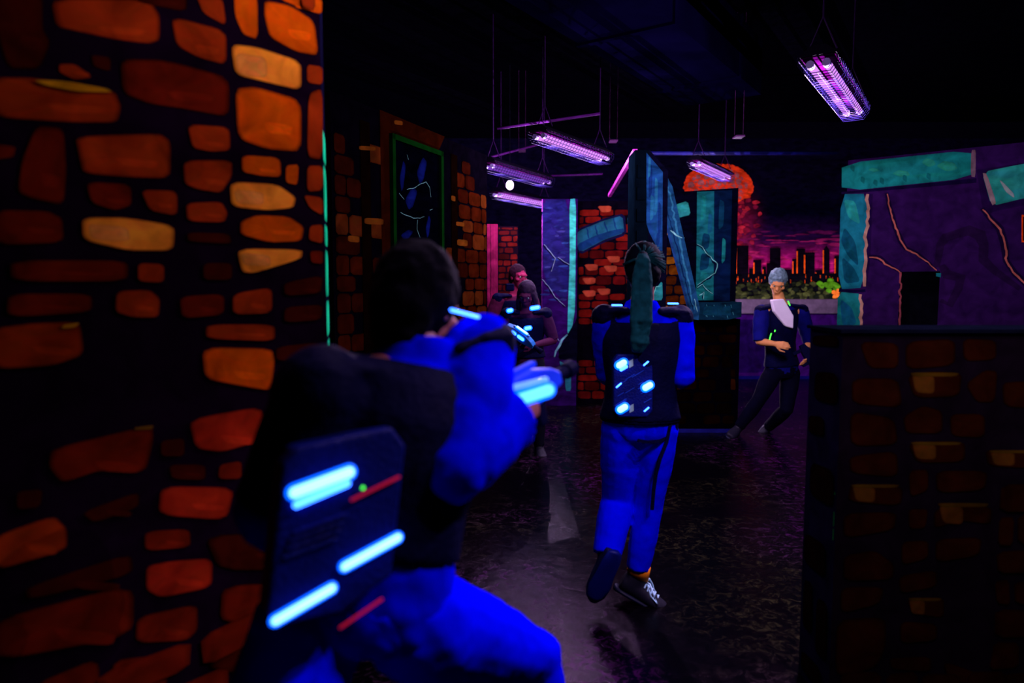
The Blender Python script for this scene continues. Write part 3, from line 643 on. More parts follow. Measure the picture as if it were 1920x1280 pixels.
def bar(name, a, b_, r, m, label, cat, group=None):
    a, b_ = Vector(a), Vector(b_); bm = bmesh.new(); tube(bm, [Vector((0, 0, 0)), b_ - a], r); return tag(link(name, bm, m, loc=a, smooth=True), label, cat, group)
PM = mat('violet_pipe', A(110, 20, 150, .8), .6, .1); BM = mat('blue_beam', A(14, 12, 110, 1.6), .5, .3)
bar('ceiling_pipe', P(932, 241, 6.0), P(1125, 213, 6.0), .012, PM, 'thin violet conduit running above the middle blacklight fixture', 'pipe')
bar('ceiling_pipe', P(915, 376 - 80, 8.0), P(1020, 268, 8.6), .012, PM, 'thin violet conduit in the dark left of the middle blacklight fixture', 'pipe')
bar('ceiling_pipe', P(1020, 330, 9.5), P(1130, 326, 9.5), .012, PM, 'faint violet conduit running behind the end of the middle blacklight fixture', 'pipe')
bar('ceiling_pipe', P(1215, 287, 9.0), P(1570, 287, 9.0), .025, BM, 'long faint blue ceiling beam from the pillar to the purple wall', 'beam')
for x, y, d, lb in ((1150, 266, 7.4, 'small violet lit ceiling plate beside the middle blacklight fixture'), (1385, 258, 6.5, 'small faint violet ceiling plate above the far small fixture'), (979, 284, 8.2, 'small violet lit ceiling plate above the left fixtures')):
    p = P(x, y, d); bm = bmesh.new(); box(bm, -.04, .04, -.06, .06, 0, .012)
    for k in (-1, 1): tube(bm, [(k * .04, 0, .02), (k * .04, 0, CEIL - p.z)], .0012, 5)
    tag(link('ceiling_plate', bm, mat('violet_plate', A(130, 50, 150, .6), .7, .1), loc=p), lb, 'ceiling plate')

# ------------------------------------------------------------------ BLACKLIGHT FIXTURES
HS = mat('fixture_housing', (.002, .001, .005), .7, .02); RF = mat('fixture_reflector', (.012, .0004, .012), .8, 0); GW = mat('guard_wire', (.003, .002, .016), .7, .02)
TUBE = mat('blacklight_tube', (0, 0, 0), .9, 0, emit=(.68, .25, 1.05), es=1.25); EC = mat('tube_cap', (.25, .2, .4), .4)
TUBE_DIM = mat('blacklight_tube_dim', (0, 0, 0), .9, 0, emit=(.30, .08, .8), es=.6)
HW = mat('hanger_wire', A(70, 14, 110, .7), .6, .1)
LL = ['large twin tube blacklight fixture with wire guard, upper right and alone', 'middle blacklight fixture in a mesh guard hanging below the violet conduit',
      'dim blacklight fixture seen from its side, just above the bright left one', 'bright blacklight fixture hanging lowest, left of the purple panel',
      'small far blacklight fixture in front of the painted orange cloud', 'added unseen blacklight fixture hanging above the near stone wall', 'added unseen blacklight fixture hanging above the dark half wall']
def fixture(i):
    x0, y0, x1, y1, z, W = LAMPS[i]; a = Vector((x0, y0, z)); b_ = Vector((x1, y1, z)); L = (b_ - a).length; c = (a + b_) / 2
    t = empty('blacklight_fixture', c, LL[i], 'light fixture', 'blacklight fixtures', rz=math.atan2(y1 - y0, x1 - x0)); h = L / 2
    bm = bmesh.new()
    prof = [(-.085, .05), (-.035, .09), (.035, .09), (.085, .05), (.085, .042), (-.085, .042)]
    r0 = [bm.verts.new((-h, y, z_)) for y, z_ in prof]; r1 = [bm.verts.new((h, y, z_)) for y, z_ in prof]
    for k in range(6): bm.faces.new((r0[k], r0[(k + 1) % 6], r1[(k + 1) % 6], r1[k]))
    bm.faces.new(r0[::-1]); bm.faces.new(r1); bmesh.ops.recalc_face_normals(bm, faces=bm.faces[:])
    hs_ = link('housing', bm, HS, t)
    bm = bmesh.new(); box(bm, -h + .01, h - .01, -.08, .08, .036, .042); link('reflector', bm, RF, hs_)
    for y in (-.038, .038):
        bm = bmesh.new(); tube(bm, [(-h + .05, y, .005), (h - .05, y, .005)], .018, 12); tb = link('tube', bm, TUBE_DIM if i == 2 else TUBE, t, smooth=True)
        for sg in (-1, 1): bm = bmesh.new(); tube(bm, [(sg * (h - .05), y, .005), (sg * (h - .015), y, .005)], .02, 12); link('tube_cap', bm, EC, tb)
    bm = bmesh.new(); sec = [(-.092, .045), (-.09, .0), (-.06, -.042), (.06, -.042), (.09, .0), (.092, .045)]; n = int(L / .045)
    for k in range(n + 1):
        x = -h + L * k / n
        for (ya, za), (yb, zb_) in zip(sec, sec[1:]): tube(bm, [(x, ya, za), (x, yb, zb_)], .0022, 4)
    for y, z_ in [(-.09, 0), (-.075, -.021), (-.06, -.042), (0, -.042), (.06, -.042), (.075, -.021), (.09, 0), (-.091, .025), (.091, .025)]: tube(bm, [(-h, y, z_), (h, y, z_)], .0022, 4)
    link('wire_guard', bm, GW, t)
    for s_ in (-1, 1):
        bm = bmesh.new(); x = s_ * h * .82
        for y in (-.07, .07): tube(bm, [(x, y, .09), (x, 0, .26)], .004, 5)
        tube(bm, [(x, 0, .26), (x, 0, CEIL - z)], .005, 5); link('hanger', bm, HW, t)
    for k in range(3):
        ld = bpy.data.lights.new('blacklight', 'SPOT' if i == 6 else 'POINT'); ld.energy = W / 3; ld.color = LIGHT; ld.shadow_soft_size = 0.0
        if i == 6: ld.spot_size = R(122); ld.spot_blend = .5
        lo = bpy.data.objects.new('blacklight', ld); COL.objects.link(lo); lo.parent = t; lo.location = ((k - 1) * h * .66, 0, -.10)
    return t
FX = [fixture(i) for i in range(7)]
# added unseen floor battens that brighten the mural, hidden behind the low wall
for i, x in enumerate((1.9, 4.1, 6.3)):
    t = empty('added_mural_batten', (x, 11.35, 0), 'added unseen blacklight floor batten washing the city mural, behind the low purple wall', 'light fixture', 'added floor battens behind the low wall')
    bm = bmesh.new(); box(bm, -.6, .6, -.06, .06, 0, .07); link('housing', bm, HS, t)
    bm = bmesh.new(); tube(bm, [(-.55, 0, .09), (.55, 0, .09)], .018, 12); link('tube', bm, TUBE, t, smooth=True)
    for k in (-1, 1):
        ld = bpy.data.lights.new('blacklight', 'POINT'); ld.energy = 150; ld.color = LIGHT; ld.shadow_soft_size = 0.0; lo = bpy.data.objects.new('blacklight', ld); COL.objects.link(lo); lo.parent = t; lo.location = (k * .3, 0, .16)
# small glaring bulb beside the lowest fixture
pb = P(956, 347, 8.0)
bt = empty('small_bulb', pb, 'small glaring violet white bulb hanging just above the lowest left fixture', 'bulb')
bm = bmesh.new(); ellipsoid(bm, (0, 0, 0), (.045, .045, .055)); link('bulb_glass', bm, mat('glare_bulb', (.1, .1, .2), emit=(.75, .45, 1), es=14), bt, smooth=True)
bm = bmesh.new(); tube(bm, [(0, 0, .05), (0, 0, .11)], .022, 10); tube(bm, [(0, 0, .11), (0, 0, CEIL - pb.z)], .004, 5); link('bulb_cord', bm, DM, bt)

# ------------------------------------------------------------------ PEOPLE
def remesh(o, voxel, smooth=4, disp=0, dscale=.12):
    m = o.modifiers.new('Remesh', 'REMESH'); m.mode = 'VOXEL'; m.voxel_size = voxel; m.use_smooth_shade = True
    if smooth: s_ = o.modifiers.new('Smooth', 'SMOOTH'); s_.factor = .5; s_.iterations = smooth
    if disp:
        tx = bpy.data.textures.get('folds%d' % int(dscale * 1000)) or bpy.data.textures.new('folds%d' % int(dscale * 1000), 'CLOUDS'); tx.noise_scale = dscale
        d = o.modifiers.new('Displace', 'DISPLACE'); d.texture = tx; d.strength = disp; d.mid_level = .5
    return o
SKIN = mat('skin', A(150, 70, 90, 1.8), .6, .25, var=.1)
class Body:
    """joints in world space: neck, pelvis, sh_l/r, el_l/r, wr_l/r, hip_l/r, kn_l/r, an_l/r, toe_l/r, head (centre), face (direction), crown (up direction), front (chest direction)"""
    def __init__(s, J, k=1.0):
        s.J = {a: (Vector(b_) if not isinstance(b_, Vector) else b_) for a, b_ in J.items()}; s.k = k
        base = s.J['pelvis'].copy(); base.z = 0; s.base = base
        J = s.J; s.up = (J['neck'] - J['pelvis']).normalized(); sr = (J['sh_r'] - J['sh_l']).normalized(); hr = (J['hip_r'] - J['hip_l']).normalized()
        s.sr = (sr - s.up * sr.dot(s.up)).normalized(); s.hr = (hr - s.up * hr.dot(s.up)).normalized(); s.bk = s.sr.cross(s.up).normalized()
        if s.bk.dot(J['front']) > 0: s.bk = -s.bk
    def l(s, p): return p - s.base
    def torso(s, bm, grow=0, z0=-.12, z1=1.0, belly=0):
        J = s.J; k = s.k; a = J['pelvis']; b_ = J['neck']; rings = []
        prof = [(-.12, .135, .095), (-.06, .155, .11), (.05, .165, .115), (.22, .14, .098), (.40, .135, .095), (.58, .155, .108), (.75, .17, .112), (.88, .165, .095), (.96, .11, .075), (1.0, .065, .06)]
        for t, w_, d in prof:
            if t < z0 or t > z1: continue
            c = a.lerp(b_, t) + s.bk * (.02 * math.sin(math.pi * max(0, t))); sd = s.hr.lerp(s.sr, max(0, min(1, t))).normalized(); bk = s.up.cross(sd).normalized()
            rings.append((s.l(c), sd * (w_ * k + grow), bk * (d * k + grow)))
        loft(bm, rings, 24)
    def chain(s, bm, names, radii, grow=0, t0=0, t1=1):
        pts = [s.l(s.J[n]) if isinstance(n, str) else s.l(n) for n in names]; out = []; rr = []
        for i in range(len(pts) - 1):
            m = 6
            for q in range(m + (i == len(pts) - 2)):
                u = q / m; out.append(pts[i].lerp(pts[i + 1], u)); ra, rb = radii[i], radii[i + 1]
                bulge = 1 + .10 * math.sin(math.pi * min(1, u * 1.25)) ; rr.append((ra + (rb - ra) * u) * s.k * bulge + grow)
        n = len(out); a, b_ = int(t0 * (n - 1)), int(t1 * (n - 1) + .5)
        out, rr = out[a:b_ + 1], rr[a:b_ + 1]
        # parallel transported rings
        up = Vector((.01, .02, 1)); rings = []; t_ = (out[1] - out[0]).normalized(); A_, B_ = frame_from(t_, s.bk)
        for i, p in enumerate(out):
            tn = (out[min(i + 1, len(out) - 1)] - out[max(i - 1, 0)]).normalized(); A_ = (A_ - tn * A_.dot(tn)).normalized(); B_ = tn.cross(A_); rings.append((p, A_ * rr[i], B_ * rr[i]))
        loft(bm, rings, 16)
        for i in range(1, len(pts) - 1):
            if a < i * 6 < b_: ellipsoid(bm, pts[i], [radii[i] * s.k + grow] * 3)
    def hand(s, bm, side, curl=1.0, grow=0):
        J = s.J; w_ = s.l(J['wr_' + side]); d = (J['wr_' + side] - J['el_' + side]).normalized()
        d = J.get('hd_' + side, d).normalized(); pn_ = J.get('palm_' + side, Vector((0, 0, -1))); pn_ = (pn_ - d * pn_.dot(d)).normalized(); ac = d.cross(pn_).normalized() * (1 if side == 'r' else -1); k = s.k
        loft(bm, [(w_ - d * .02, ac * (.026 * k + grow), pn_ * (.019 * k + grow)), (w_ + d * .03 * k, ac * (.036 * k + grow), pn_ * (.018 * k + grow)), (w_ + d * .085 * k, ac * (.042 * k + grow), pn_ * (.014 * k + grow))], 14)
        for i, (o_, ln) in enumerate(((-.031, .066), (-.0105, .078), (.0105, .073), (.031, .056))):
            p = w_ + d * (.083 - .006 * abs(i - 1)) * k + ac * o_ * k; dr = d.copy(); pts = [p - dr * .01, p]
            for j, fr in enumerate((.42, .32, .26)):
                an = curl * (.35, .75, .55)[j]; dr = (dr * math.cos(an) + pn_ * math.sin(an)).normalized(); axis = dr; pts.append(pts[-1] + dr * ln * fr * k); pn_l = pn_
            tube(bm, pts, [.0095 * k + grow, .0095 * k + grow, .0088 * k + grow, .0082 * k + grow, .0068 * k + grow], 8)
        p = w_ + d * .025 * k - ac * .03 * k; d1 = (d * .65 - ac * .65 + pn_ * .35 * curl).normalized(); d2 = (d * .85 - ac * .1 + pn_ * .6 * curl).normalized()
        tube(bm, [p, p + d1 * .04 * k, p + d1 * .04 * k + d2 * .028 * k, p + d1 * .04 * k + d2 * .05 * k], [.014 * k + grow, .0115 * k + grow, .010 * k + grow, .0075 * k + grow], 8)
    def headframe(s):
        J = s.J; f = J['face'].normalized(); u = (J['crown'] - f * J['crown'].dot(f)).normalized(); r = f.cross(u).normalized(); return r, f, u
    def head(s, bm):
        r, f, u = s.headframe(); k = s.k; c = s.l(s.J['head'])
        H = lambda x, y, z: c + (r * x + f * y + u * z) * k
        ellipsoid(bm, H(0, -.008, .025), (.074 * k, .092 * k, .092 * k), (r, f, u), 3)
        loft(bm, [(H(0, .012, .05), r * .068 * k, f * .082 * k), (H(0, .02, 0), r * .066 * k, f * .074 * k), (H(0, .026, -.05), r * .056 * k, f * .062 * k), (H(0, .034, -.09), r * .038 * k, f * .045 * k), (H(0, .04, -.108), r * .022 * k, f * .026 * k)], 20)
        ellipsoid(bm, H(0, .095, .03), (.034 * k, .012 * k, .012 * k), (r, f, u)); ellipsoid(bm, H(.034, .078, .028), (.028 * k, .014 * k, .009 * k), (r, f, u)); ellipsoid(bm, H(-.034, .078, .028), (.028 * k, .014 * k, .009 * k), (r, f, u))
        loft(bm, [(H(0, .088, .022), r * .008 * k, f * .010 * k), (H(0, .10, -.005), r * .011 * k, f * .014 * k), (H(0, .106, -.022), r * .016 * k, f * .014 * k), (H(0, .097, -.03), r * .012 * k, f * .008 * k)], 10)
        for z_, rr in ((-.052, .0075), (-.064, .0085)): ellipsoid(bm, H(0, .083, z_), (.024 * k, .012 * k, rr * k), (r, f, u))
        for sx_ in (-1, 1):
            ellipsoid(bm, H(sx_ * .05, .062, -.018), (.022 * k, .022 * k, .018 * k), (r, f, u)); ellipsoid(bm, H(sx_ * .075, -.012, -.002), (.009 * k, .020 * k, .032 * k), (r, f, u))
        n_ = s.l(s.J['neck']); tp = H(0, -.02, -.06); dn = (tp - n_); a, b_ = frame_from(dn, f)
        loft(bm, [(n_ - dn * .3, a * .068 * k, b_ * .062 * k), (n_ + dn * .2, a * .058 * k, b_ * .056 * k), (n_ + dn * .6, a * .053 * k, b_ * .054 * k), (tp + dn * .12, a * .052 * k, b_ * .056 * k)], 16)
    def foot(s, bm, side, grow=0, shoe=False):
        J = s.J; an = s.l(J['an_' + side]); toe = s.l(J['toe_' + side]); d = (toe - an); d.normalize(); k = s.k
        shin = (J['an_' + side] - J['kn_' + side]).normalized(); dn = (shin - d * shin.dot(d)); dn = dn.normalized() if dn.length > .1 else Vector((0, 0, -1)); sd = d.cross(dn).normalized()
        T = lambda x, z: an + d * x * k + dn * z * k
        # ankle point at origin; sole lies about .075 beyond the ankle along dn
        rg = [(-.062, .035, .022, .030), (-.045, .030, .030, .042), (.0, .028, .034, .045), (.05, .036, .037, .037), (.10, .046, .043, .028), (.15, .053, .044, .021), (.185, .056, .034, .017), (.20, .058, .018, .010)]
        loft(bm, [(T(x, zc), sd * (w_ * k + grow), dn * (h_ * k + grow)) for x, zc, w_, h_ in rg], 16)
        return T, sd, d, dn
    def build_body(s, root, name='body', curl=(1, 1), skin=SKIN, voxel=.0055):
        bm = bmesh.new(); s.torso(bm)
        s.head(bm)
        for q, cl in zip('lr', curl):
            s.chain(bm, ['sh_' + q, 'el_' + q, 'wr_' + q], (.050, .040, .026)); ellipsoid(bm, s.l(s.J['sh_' + q]), [.055 * s.k] * 3)
            tube(bm, [s.l(s.J['sh_' + q]), s.l(s.J['neck'].lerp(s.J['pelvis'], .12))], .055 * s.k, 12)
            s.hand(bm, q, cl); s.chain(bm, ['hip_' + q, 'kn_' + q, 'an_' + q], (.083, .053, .035)); ellipsoid(bm, s.l(s.J['hip_' + q]), [.092 * s.k] * 3); s.foot(bm, q)
        o = link(name, bm, skin, root); remesh(o, voxel, 3); return o
def garment(name, m, root, fn, voxel=.009, smooth=4, disp=0, dscale=.1, label=None):
    bm = bmesh.new(); fn(bm); o = link(name, bm, m, root, label=label); remesh(o, voxel, smooth, disp, dscale); return o
def shoes(B, root, m, sole_m, lace_m=None, sides='lr', sock=None):
    for q in sides:
        bm = bmesh.new(); T, sd, d, dn = B.foot(bm, q, .010); k = B.k
        loft(bm, [(T(-.005, -.045), sd * .045 * k, d * .050 * k), (T(-.005, .02), sd * .046 * k, d * .06 * k)], 14)
        sh = link('shoe', bm, m, root); remesh(sh, .007, 3)
        bm = bmesh.new(); loft(bm, [(T(x, .078), sd * w_, dn * .014) for x, w_ in ((-.082 * k, .018), (-.07 * k, .034), (-.02 * k, .044), (.06 * k, .046), (.13 * k, .054), (.19 * k, .046), (.222 * k, .02))], 14)
        link('sole', bm, sole_m, sh, smooth=True)
        if lace_m:
            bm = bmesh.new()
            for i in range(5):
                x = .045 + i * .02; z_ = -.012 + i * .0085
                tube(bm, [T(x, z_ + .012) + sd * .036, T(x + .006, z_ - .010), T(x, z_ + .012) - sd * .036], .0045, 6); tube(bm, [T(x, z_ + .012) + sd * .032, T(x + .02, z_ + .004), T(x + .02, z_ + .018) - sd * .032], .003, 6)
            for sg in (-1, 1):
                tube(bm, [T(.05, -.016), T(.06, -.03) + sd * sg * .03, T(.09, -.005) + sd * sg * .055, T(.13, .03) + sd * sg * .055, T(.09, .02) + sd * sg * .04, T(.055, -.012)], .0045, 6)
            link('laces', bm, lace_m, sh, smooth=True)
        if sock:
            bm = bmesh.new(); loft(bm, [(T(-.008, -.095), sd * .040 * k, d * .042 * k), (T(-.006, -.03), sd * .049 * k, d * .060 * k)], 16); link('sock', bm, sock, sh, smooth=True)
EYE = mat('eye_white', A(190, 190, 220, 1), .3); PUP = mat('pupil', (.003, .003, .004), .2)
def eyes(B, root):
    r, f, u = B.headframe(); c = B.l(B.J['head'])
    for sx_ in (-1, 1):
        bm = bmesh.new(); p = c + (r * sx_ * .031 + f * .078 + u * .010) * B.k; ellipsoid(bm, p, (.0125, .0125, .0125)); e_ = link('eye', bm, EYE, root, smooth=True)
        bm = bmesh.new(); ellipsoid(bm, p + f * .0085, (.006, .006, .006)); link('pupil', bm, PUP, e_, smooth=True)
BLACKVEST = mat('black_vest', (.001, .0015, .02), .7, .04, bump=.4, bscale=60); PLATE = mat('vest_plate', (.001, .006, .12), .5, .12, bump=.3, bscale=120)
LED = mat('cyan_led', (.1, .3, .9), .2, emit=(.22, 1.15, 9.0), es=1.0); LEDR = mat('blue_led_halo', (.02, .05, .6), .3, emit=(0.0, .30, 3.2), es=1.0)
WLED = mat('white_cyan_led', (.3, .6, .9), .2, emit=(.50, 1.4, 11.0), es=1.2); RLED = mat('red_led', (.3, .01, .02), .3, emit=(.35, .005, .03), es=.8); GLED = mat('green_led', (.02, .4, .05), .3, emit=(.15, 2.0, .1), es=1.0)
STK = mat('white_sticker', A(170, 180, 220, 1.2), .5)
def capsule(bm, c, ax, nrm, length, r, hgt):
    """elongated rounded lens lying along ax on a face with normal nrm"""
    sd = nrm.cross(ax).normalized(); n = 8; ring = []
    for h_, sc in ((-.3, 1), (.25, 1), (.75, .75), (1, .35)):
        pts = []
        for sgn in (1, -1):
            for i in range(n + 1):
                t = -math.pi / 2 + math.pi * i / n if sgn > 0 else math.pi / 2 + math.pi * i / n
                pts.append(c + ax * (sgn * max(0, length / 2 - r) + r * sc * math.cos(t)) + sd * (r * sc * math.sin(t)) + nrm * hgt * h_)
        ring.append([bm.verts.new(p) for p in pts])
    m_ = len(ring[0])
    for a, b_ in zip(ring, ring[1:]):
        for k in range(m_): bm.faces.new((a[k], a[(k + 1) % m_], b_[(k + 1) % m_], b_[k]))
    bm.faces.new(ring[0][::-1]); bm.faces.new(ring[-1])
def led(parent, c, ax, nrm, length, r, m=LED, rim=True, name='light_lens'):
    bm = bmesh.new(); capsule(bm, c, ax, nrm, length, r, r * .7); o = link(name, bm, m, parent, smooth=True)
    if rim:
        bm = bmesh.new(); capsule(bm, c - nrm * r * .25, ax, nrm, length + r * 1.2, r * 1.6, r * .4); link('light_halo', bm, LEDR, parent, smooth=True)  # emissive ring imitates the blue glow around the lens
    return o
def vest(B, root, m=BLACKVEST, grow=.03, hem=.02, big=''):
    def fn(bm):
        B.torso(bm, grow, z0=hem, z1=.97 if big else .9)
        for q in 'lr':
            p = B.l(B.J['sh_' + q]); n_ = B.l(B.J['neck']); a = p.lerp(n_, .55) ; sd = B.sr * (1 if q == 'r' else -1)
            loft(bm, [(n_.lerp(p, .35) + B.up * .0, B.bk * .085, B.up * .022), (n_.lerp(p, .75) + B.up * .025, B.bk * .09, B.up * .024), (p + sd * .035 + B.up * .035, B.bk * .075, B.up * .02)], 14)
            if q in big: ellipsoid(bm, p - B.up * .01 + sd * .015, (.092, .10, .10), (B.sr, B.bk, B.up)); B.chain(bm, ['sh_' + q, 'el_' + q], (.088, .082), .006)
            else: ellipsoid(bm, p + B.up * .01 + sd * .01, (.062, .075, .062), (B.sr, B.bk, B.up))
    return garment('vest', m, root, fn, .010, 3)
def phaser(name, c, d, up, label, led_m=LED, body_m=None, k=1.0, leds=()):
    """hand held tag gun: body, barrel, grip, top rail, lights"""
    d = d.normalized(); s_ = d.cross(up).normalized(); up = s_.cross(d).normalized(); M = Matrix((( *d, 0), (*s_, 0), (*up, 0), (0, 0, 0, 1))).transposed()
    t = empty(name, c, label, 'toy gun'); body_m = body_m or mat('phaser_shell', A(14, 40, 190, 1.2), .35, .5)
    def pt(x, y, z): return (M @ Vector((x * k, y * k, z * k)))
    def part(nm, fn, m, bev=.008):
        bm = bmesh.new(); fn(bm); bmesh.ops.transform(bm, matrix=M @ Matrix.Scale(k, 4), verts=bm.verts); o = link(nm, bm, m, t)
        if bev: b_ = o.modifiers.new('Bevel', 'BEVEL'); b_.width = bev * k; b_.segments = 3
        return o
    def body(bm):
        pr = [(-.17, -.02), (-.17, .045), (-.08, .07), (.06, .07), (.15, .045), (.19, .02), (.19, -.02), (.05, -.045), (-.06, -.045)]
        a = [bm.verts.new((x, -.032, z)) for x, z in pr]; b_ = [bm.verts.new((x, .032, z)) for x, z in pr]
        bm.faces.new(a[::-1]); bm.faces.new(b_)
        for i in range(len(pr)): bm.faces.new((a[i], a[(i + 1) % len(pr)], b_[(i + 1) % len(pr)], b_[i]))
        bmesh.ops.recalc_face_normals(bm, faces=bm.faces[:])
    part('gun_body', body, body_m)
    part('barrel', lambda bm: tube(bm, [(.17, 0, .0), (.25, 0, .0), (.25, 0, 0), (.29, 0, 0)], [.022, .022, .028, .028], 16), BLACKVEST, 0)
    part('grip', lambda bm: box(bm, -.13, -.085, -.02, .02, -.15, -.03), BLACKVEST)
    part('fore_grip', lambda bm: box(bm, .06, .10, -.018, .018, -.12, -.03), BLACKVEST)
    part('top_rail', lambda bm: box(bm, -.10, .10, -.012, .012, .068, .085), body_m, .003)
    return t, pt
def hair_cap(B, bm, grow=.016, back=True):
    r, f, u = B.headframe(); k = B.k; c = B.l(B.J['head']); H = lambda x, y, z: c + (r * x + f * y + u * z) * k
    ellipsoid(bm, H(0, -.022, .038), (.078 * k + grow * .6, .090 * k + grow * .5, .088 * k + grow), (r, f, u), 3)
    ellipsoid(bm, H(0, -.055, -.01), (.068 * k + grow * .4, .052 * k + grow, .075 * k), (r, f, u), 3)
    return H, r, f, u

BLUE = mat('glowing_blue_cloth', (.0004, .0012, .95), .9, 0, var=.10, scale=6); BLUE2 = mat('blue_shirt', (.0004, .0015, .75), .9, 0, var=.15, scale=8)

# --- player 2: ponytail, seen from behind, in the middle
D = 3.1
J = dict(neck=P(1203, 578, D + .02), pelvis=P(1199, 795, D), sh_l=P(1137, 598, D), sh_r=P(1271, 600, D), el_l=P(1140, 700, D + .06), el_r=P(1278, 706, D - .04), wr_l=P(1170, 695, D + .29), wr_r=P(1250, 690, D + .24),
         hip_l=P(1167, 806, D), hip_r=P(1231, 806, D), kn_l=P(1158, 935, D + .07), kn_r=P(1217, 945, D + .03), an_l=P(1138, 1040, D - .05), an_r=P(1192, 1088, D + .04), toe_l=P(1102, 1118, D + .0), toe_r=P(1252, 1120, D + .02),
         head=P(1205, 512, D + .03), face=Vector((.05, 1, -.12)), crown=Vector((0, 0, 1)), front=Vector((0, 1, 0)), palm_l=Vector((1, 0, -.3)), palm_r=Vector((-1, 0, -.3)), hd_l=Vector((.3, 1, 0)), hd_r=Vector((-.3, 1, 0)))
B = Body(J, .96); rt = empty('person', B.base, 'person seen from behind with long teal ponytail, lit black vest and bright blue trousers', 'person')
B.build_body(rt)
def f_(bm):
    B.torso(bm, .014, z0=-.12, z1=.97)
    for q in 'lr': B.chain(bm, ['sh_' + q, 'el_' + q, 'wr_' + q], (.060, .050, .036), .010, t1=.95); ellipsoid(bm, B.l(J['sh_' + q]), [.066] * 3)
    n_ = B.l(J['neck']); loft(bm, [(n_ - B.up * .06, B.sr * .12, B.bk * .085), (n_ + B.up * .01, B.sr * .082, B.bk * .078), (n_ + B.up * .035, B.sr * .066, B.bk * .066)], 20)
garment('shirt', BLUE2, rt, f_, .008, 3, .014, .07)
def f_(bm):
    B.torso(bm, .012, z0=-.12, z1=.12)
    for q in 'lr': B.chain(bm, ['hip_' + q, 'kn_' + q, 'an_' + q], (.088, .066 if q == 'l' else .056, .060 if q == 'l' else .044), .011, t1=.97 if q == 'l' else .93); ellipsoid(bm, B.l(J['hip_' + q]), [.102] * 3)
garment('trousers', BLUE, rt, f_, .008, 4, .010, .08)
NAVY = mat('navy_shoe', A(4, 10, 80, .9), .6, .3); SOLE = mat('blue_sole', A(8, 20, 150, .9), .5); LACE = mat('white_laces', A(170, 180, 255, 2.2), .6); SOCK = mat('orange_sock', (1.0, .28, .004), .7)
BLKSHOE = mat('black_shoe', (.006, .006, .015), .6, .3)
shoes(B, rt, NAVY, SOLE, None, 'l'); shoes(B, rt, BLKSHOE, mat('dark_sole', A(6, 14, 70, .8), .5), LACE, 'r', SOCK)
vt = vest(B, rt, grow=.032, hem=.03)
# back plate of the vest
def on_back(B, off):
    """plane of the vest's back: returns px -> local point"""
    c0 = B.J['neck'].lerp(B.J['pelvis'], .55) + B.bk * off; n = B.bk
    def g(px, py): r = ray(px, py); c = Vector((0, 0, CAMZ)); t = (c0 - c).dot(n) / r.dot(n); return B.l(c + r * t)
    return g
bkp = on_back(B, .150); nrm = B.bk; X, U = B.sr, B.up
def plate(B, g, corners, thick, root, m=PLATE, name='back_plate'):
    bm = bmesh.new(); pts = [g(*c) for c in corners]; a = [bm.verts.new(p) for p in pts]; b_ = [bm.verts.new(p - B.bk * thick) for p in pts]
    bm.faces.new(a); bm.faces.new(b_[::-1])
    for i in range(len(pts)): j = (i + 1) % len(pts); bm.faces.new((a[j], a[i], b_[i], b_[j]))
    bmesh.ops.recalc_face_normals(bm, faces=bm.faces[:]); o = link(name, bm, m, root); bv = o.modifiers.new('Bevel', 'BEVEL'); bv.width = .006; bv.segments = 2; return o
pt_ = plate(B, bkp, [(1158, 664), (1214, 664), (1224, 676), (1224, 770), (1214, 782), (1160, 782), (1150, 770), (1150, 676)], .05, vt)
ax = (X * .82 + U * .5).normalized(); lf = nrm * .004
for x, y in ((1165, 682), (1214, 724), (1167, 765)): led(vt, bkp(x, y) + lf, ax, nrm, .050, .0135, WLED)
led(vt, bkp(1169, 690) + lf, ax, nrm, .04, .007, LED, False)
for x, y, ln in ((1211, 681, .03), (1160, 722, .032), (1212, 767, .03)): led(vt, bkp(x, y) + lf, (X * .75 + U * .66).normalized(), nrm, ln, .0035, LED, False)
for x, y in ((1183, 682), (1184, 766)):
    bm = bmesh.new(); c = bkp(x, y) + nrm * .002; vv = [bm.verts.new(c + X * a + U * b_) for a, b_ in ((-.008, -.018), (.010, -.008), (.008, .022), (-.010, .012))]; bm.faces.new(vv); link('sticker', bm, STK, vt, label='small white sticker')
for i in range(16):
    bm = bmesh.new(); x, y = random.uniform(1158, 1218), random.uniform(694, 758); c = bkp(x, y) + nrm * .001; l_ = random.uniform(.008, .03); tube(bm, [c - ax * l_, c + ax * l_], .0016, 5); link('circuit_trace', bm, mat('trace_blue', A(30, 60, 220, 1.6), .4), vt)
# shoulder lights, waist strap, holster, leg strap
for cx, cy, l_ in ((1157, 572, .05), (1262, 569, .05)): led(vt, B.l(P(cx, cy, D - .03)), X, (nrm * .6 + U).normalized(), l_, .005, LED, False)
def f_(bm): B.torso(bm, .042, z0=-.01, z1=.12)
garment('belt', BLACKVEST, rt, lambda bm: loft(bm, [(B.l(B.J['pelvis'].lerp(B.J['neck'], t)), B.sr * (.152 + .030), B.bk * (.105 + .036)) for t in (.03, .08)], 24), .008, 2)
def strip(bm, pts, wdt, off=.002):
    prev = None
    for i, p in enumerate(pts):
        tn = (pts[min(i + 1, len(pts) - 1)] - pts[max(i - 1, 0)]).normalized(); sd = tn.cross(B.bk).normalized(); v = [bm.verts.new(p + sd * wdt * q + B.bk * o_) for q, o_ in ((-.5, 0), (.5, 0), (.5, -.012), (-.5, -.012))]
        if prev:
            for k_ in range(4): bm.faces.new((prev[k_], prev[(k_ + 1) % 4], v[(k_ + 1) % 4], v[k_]))
        prev = v
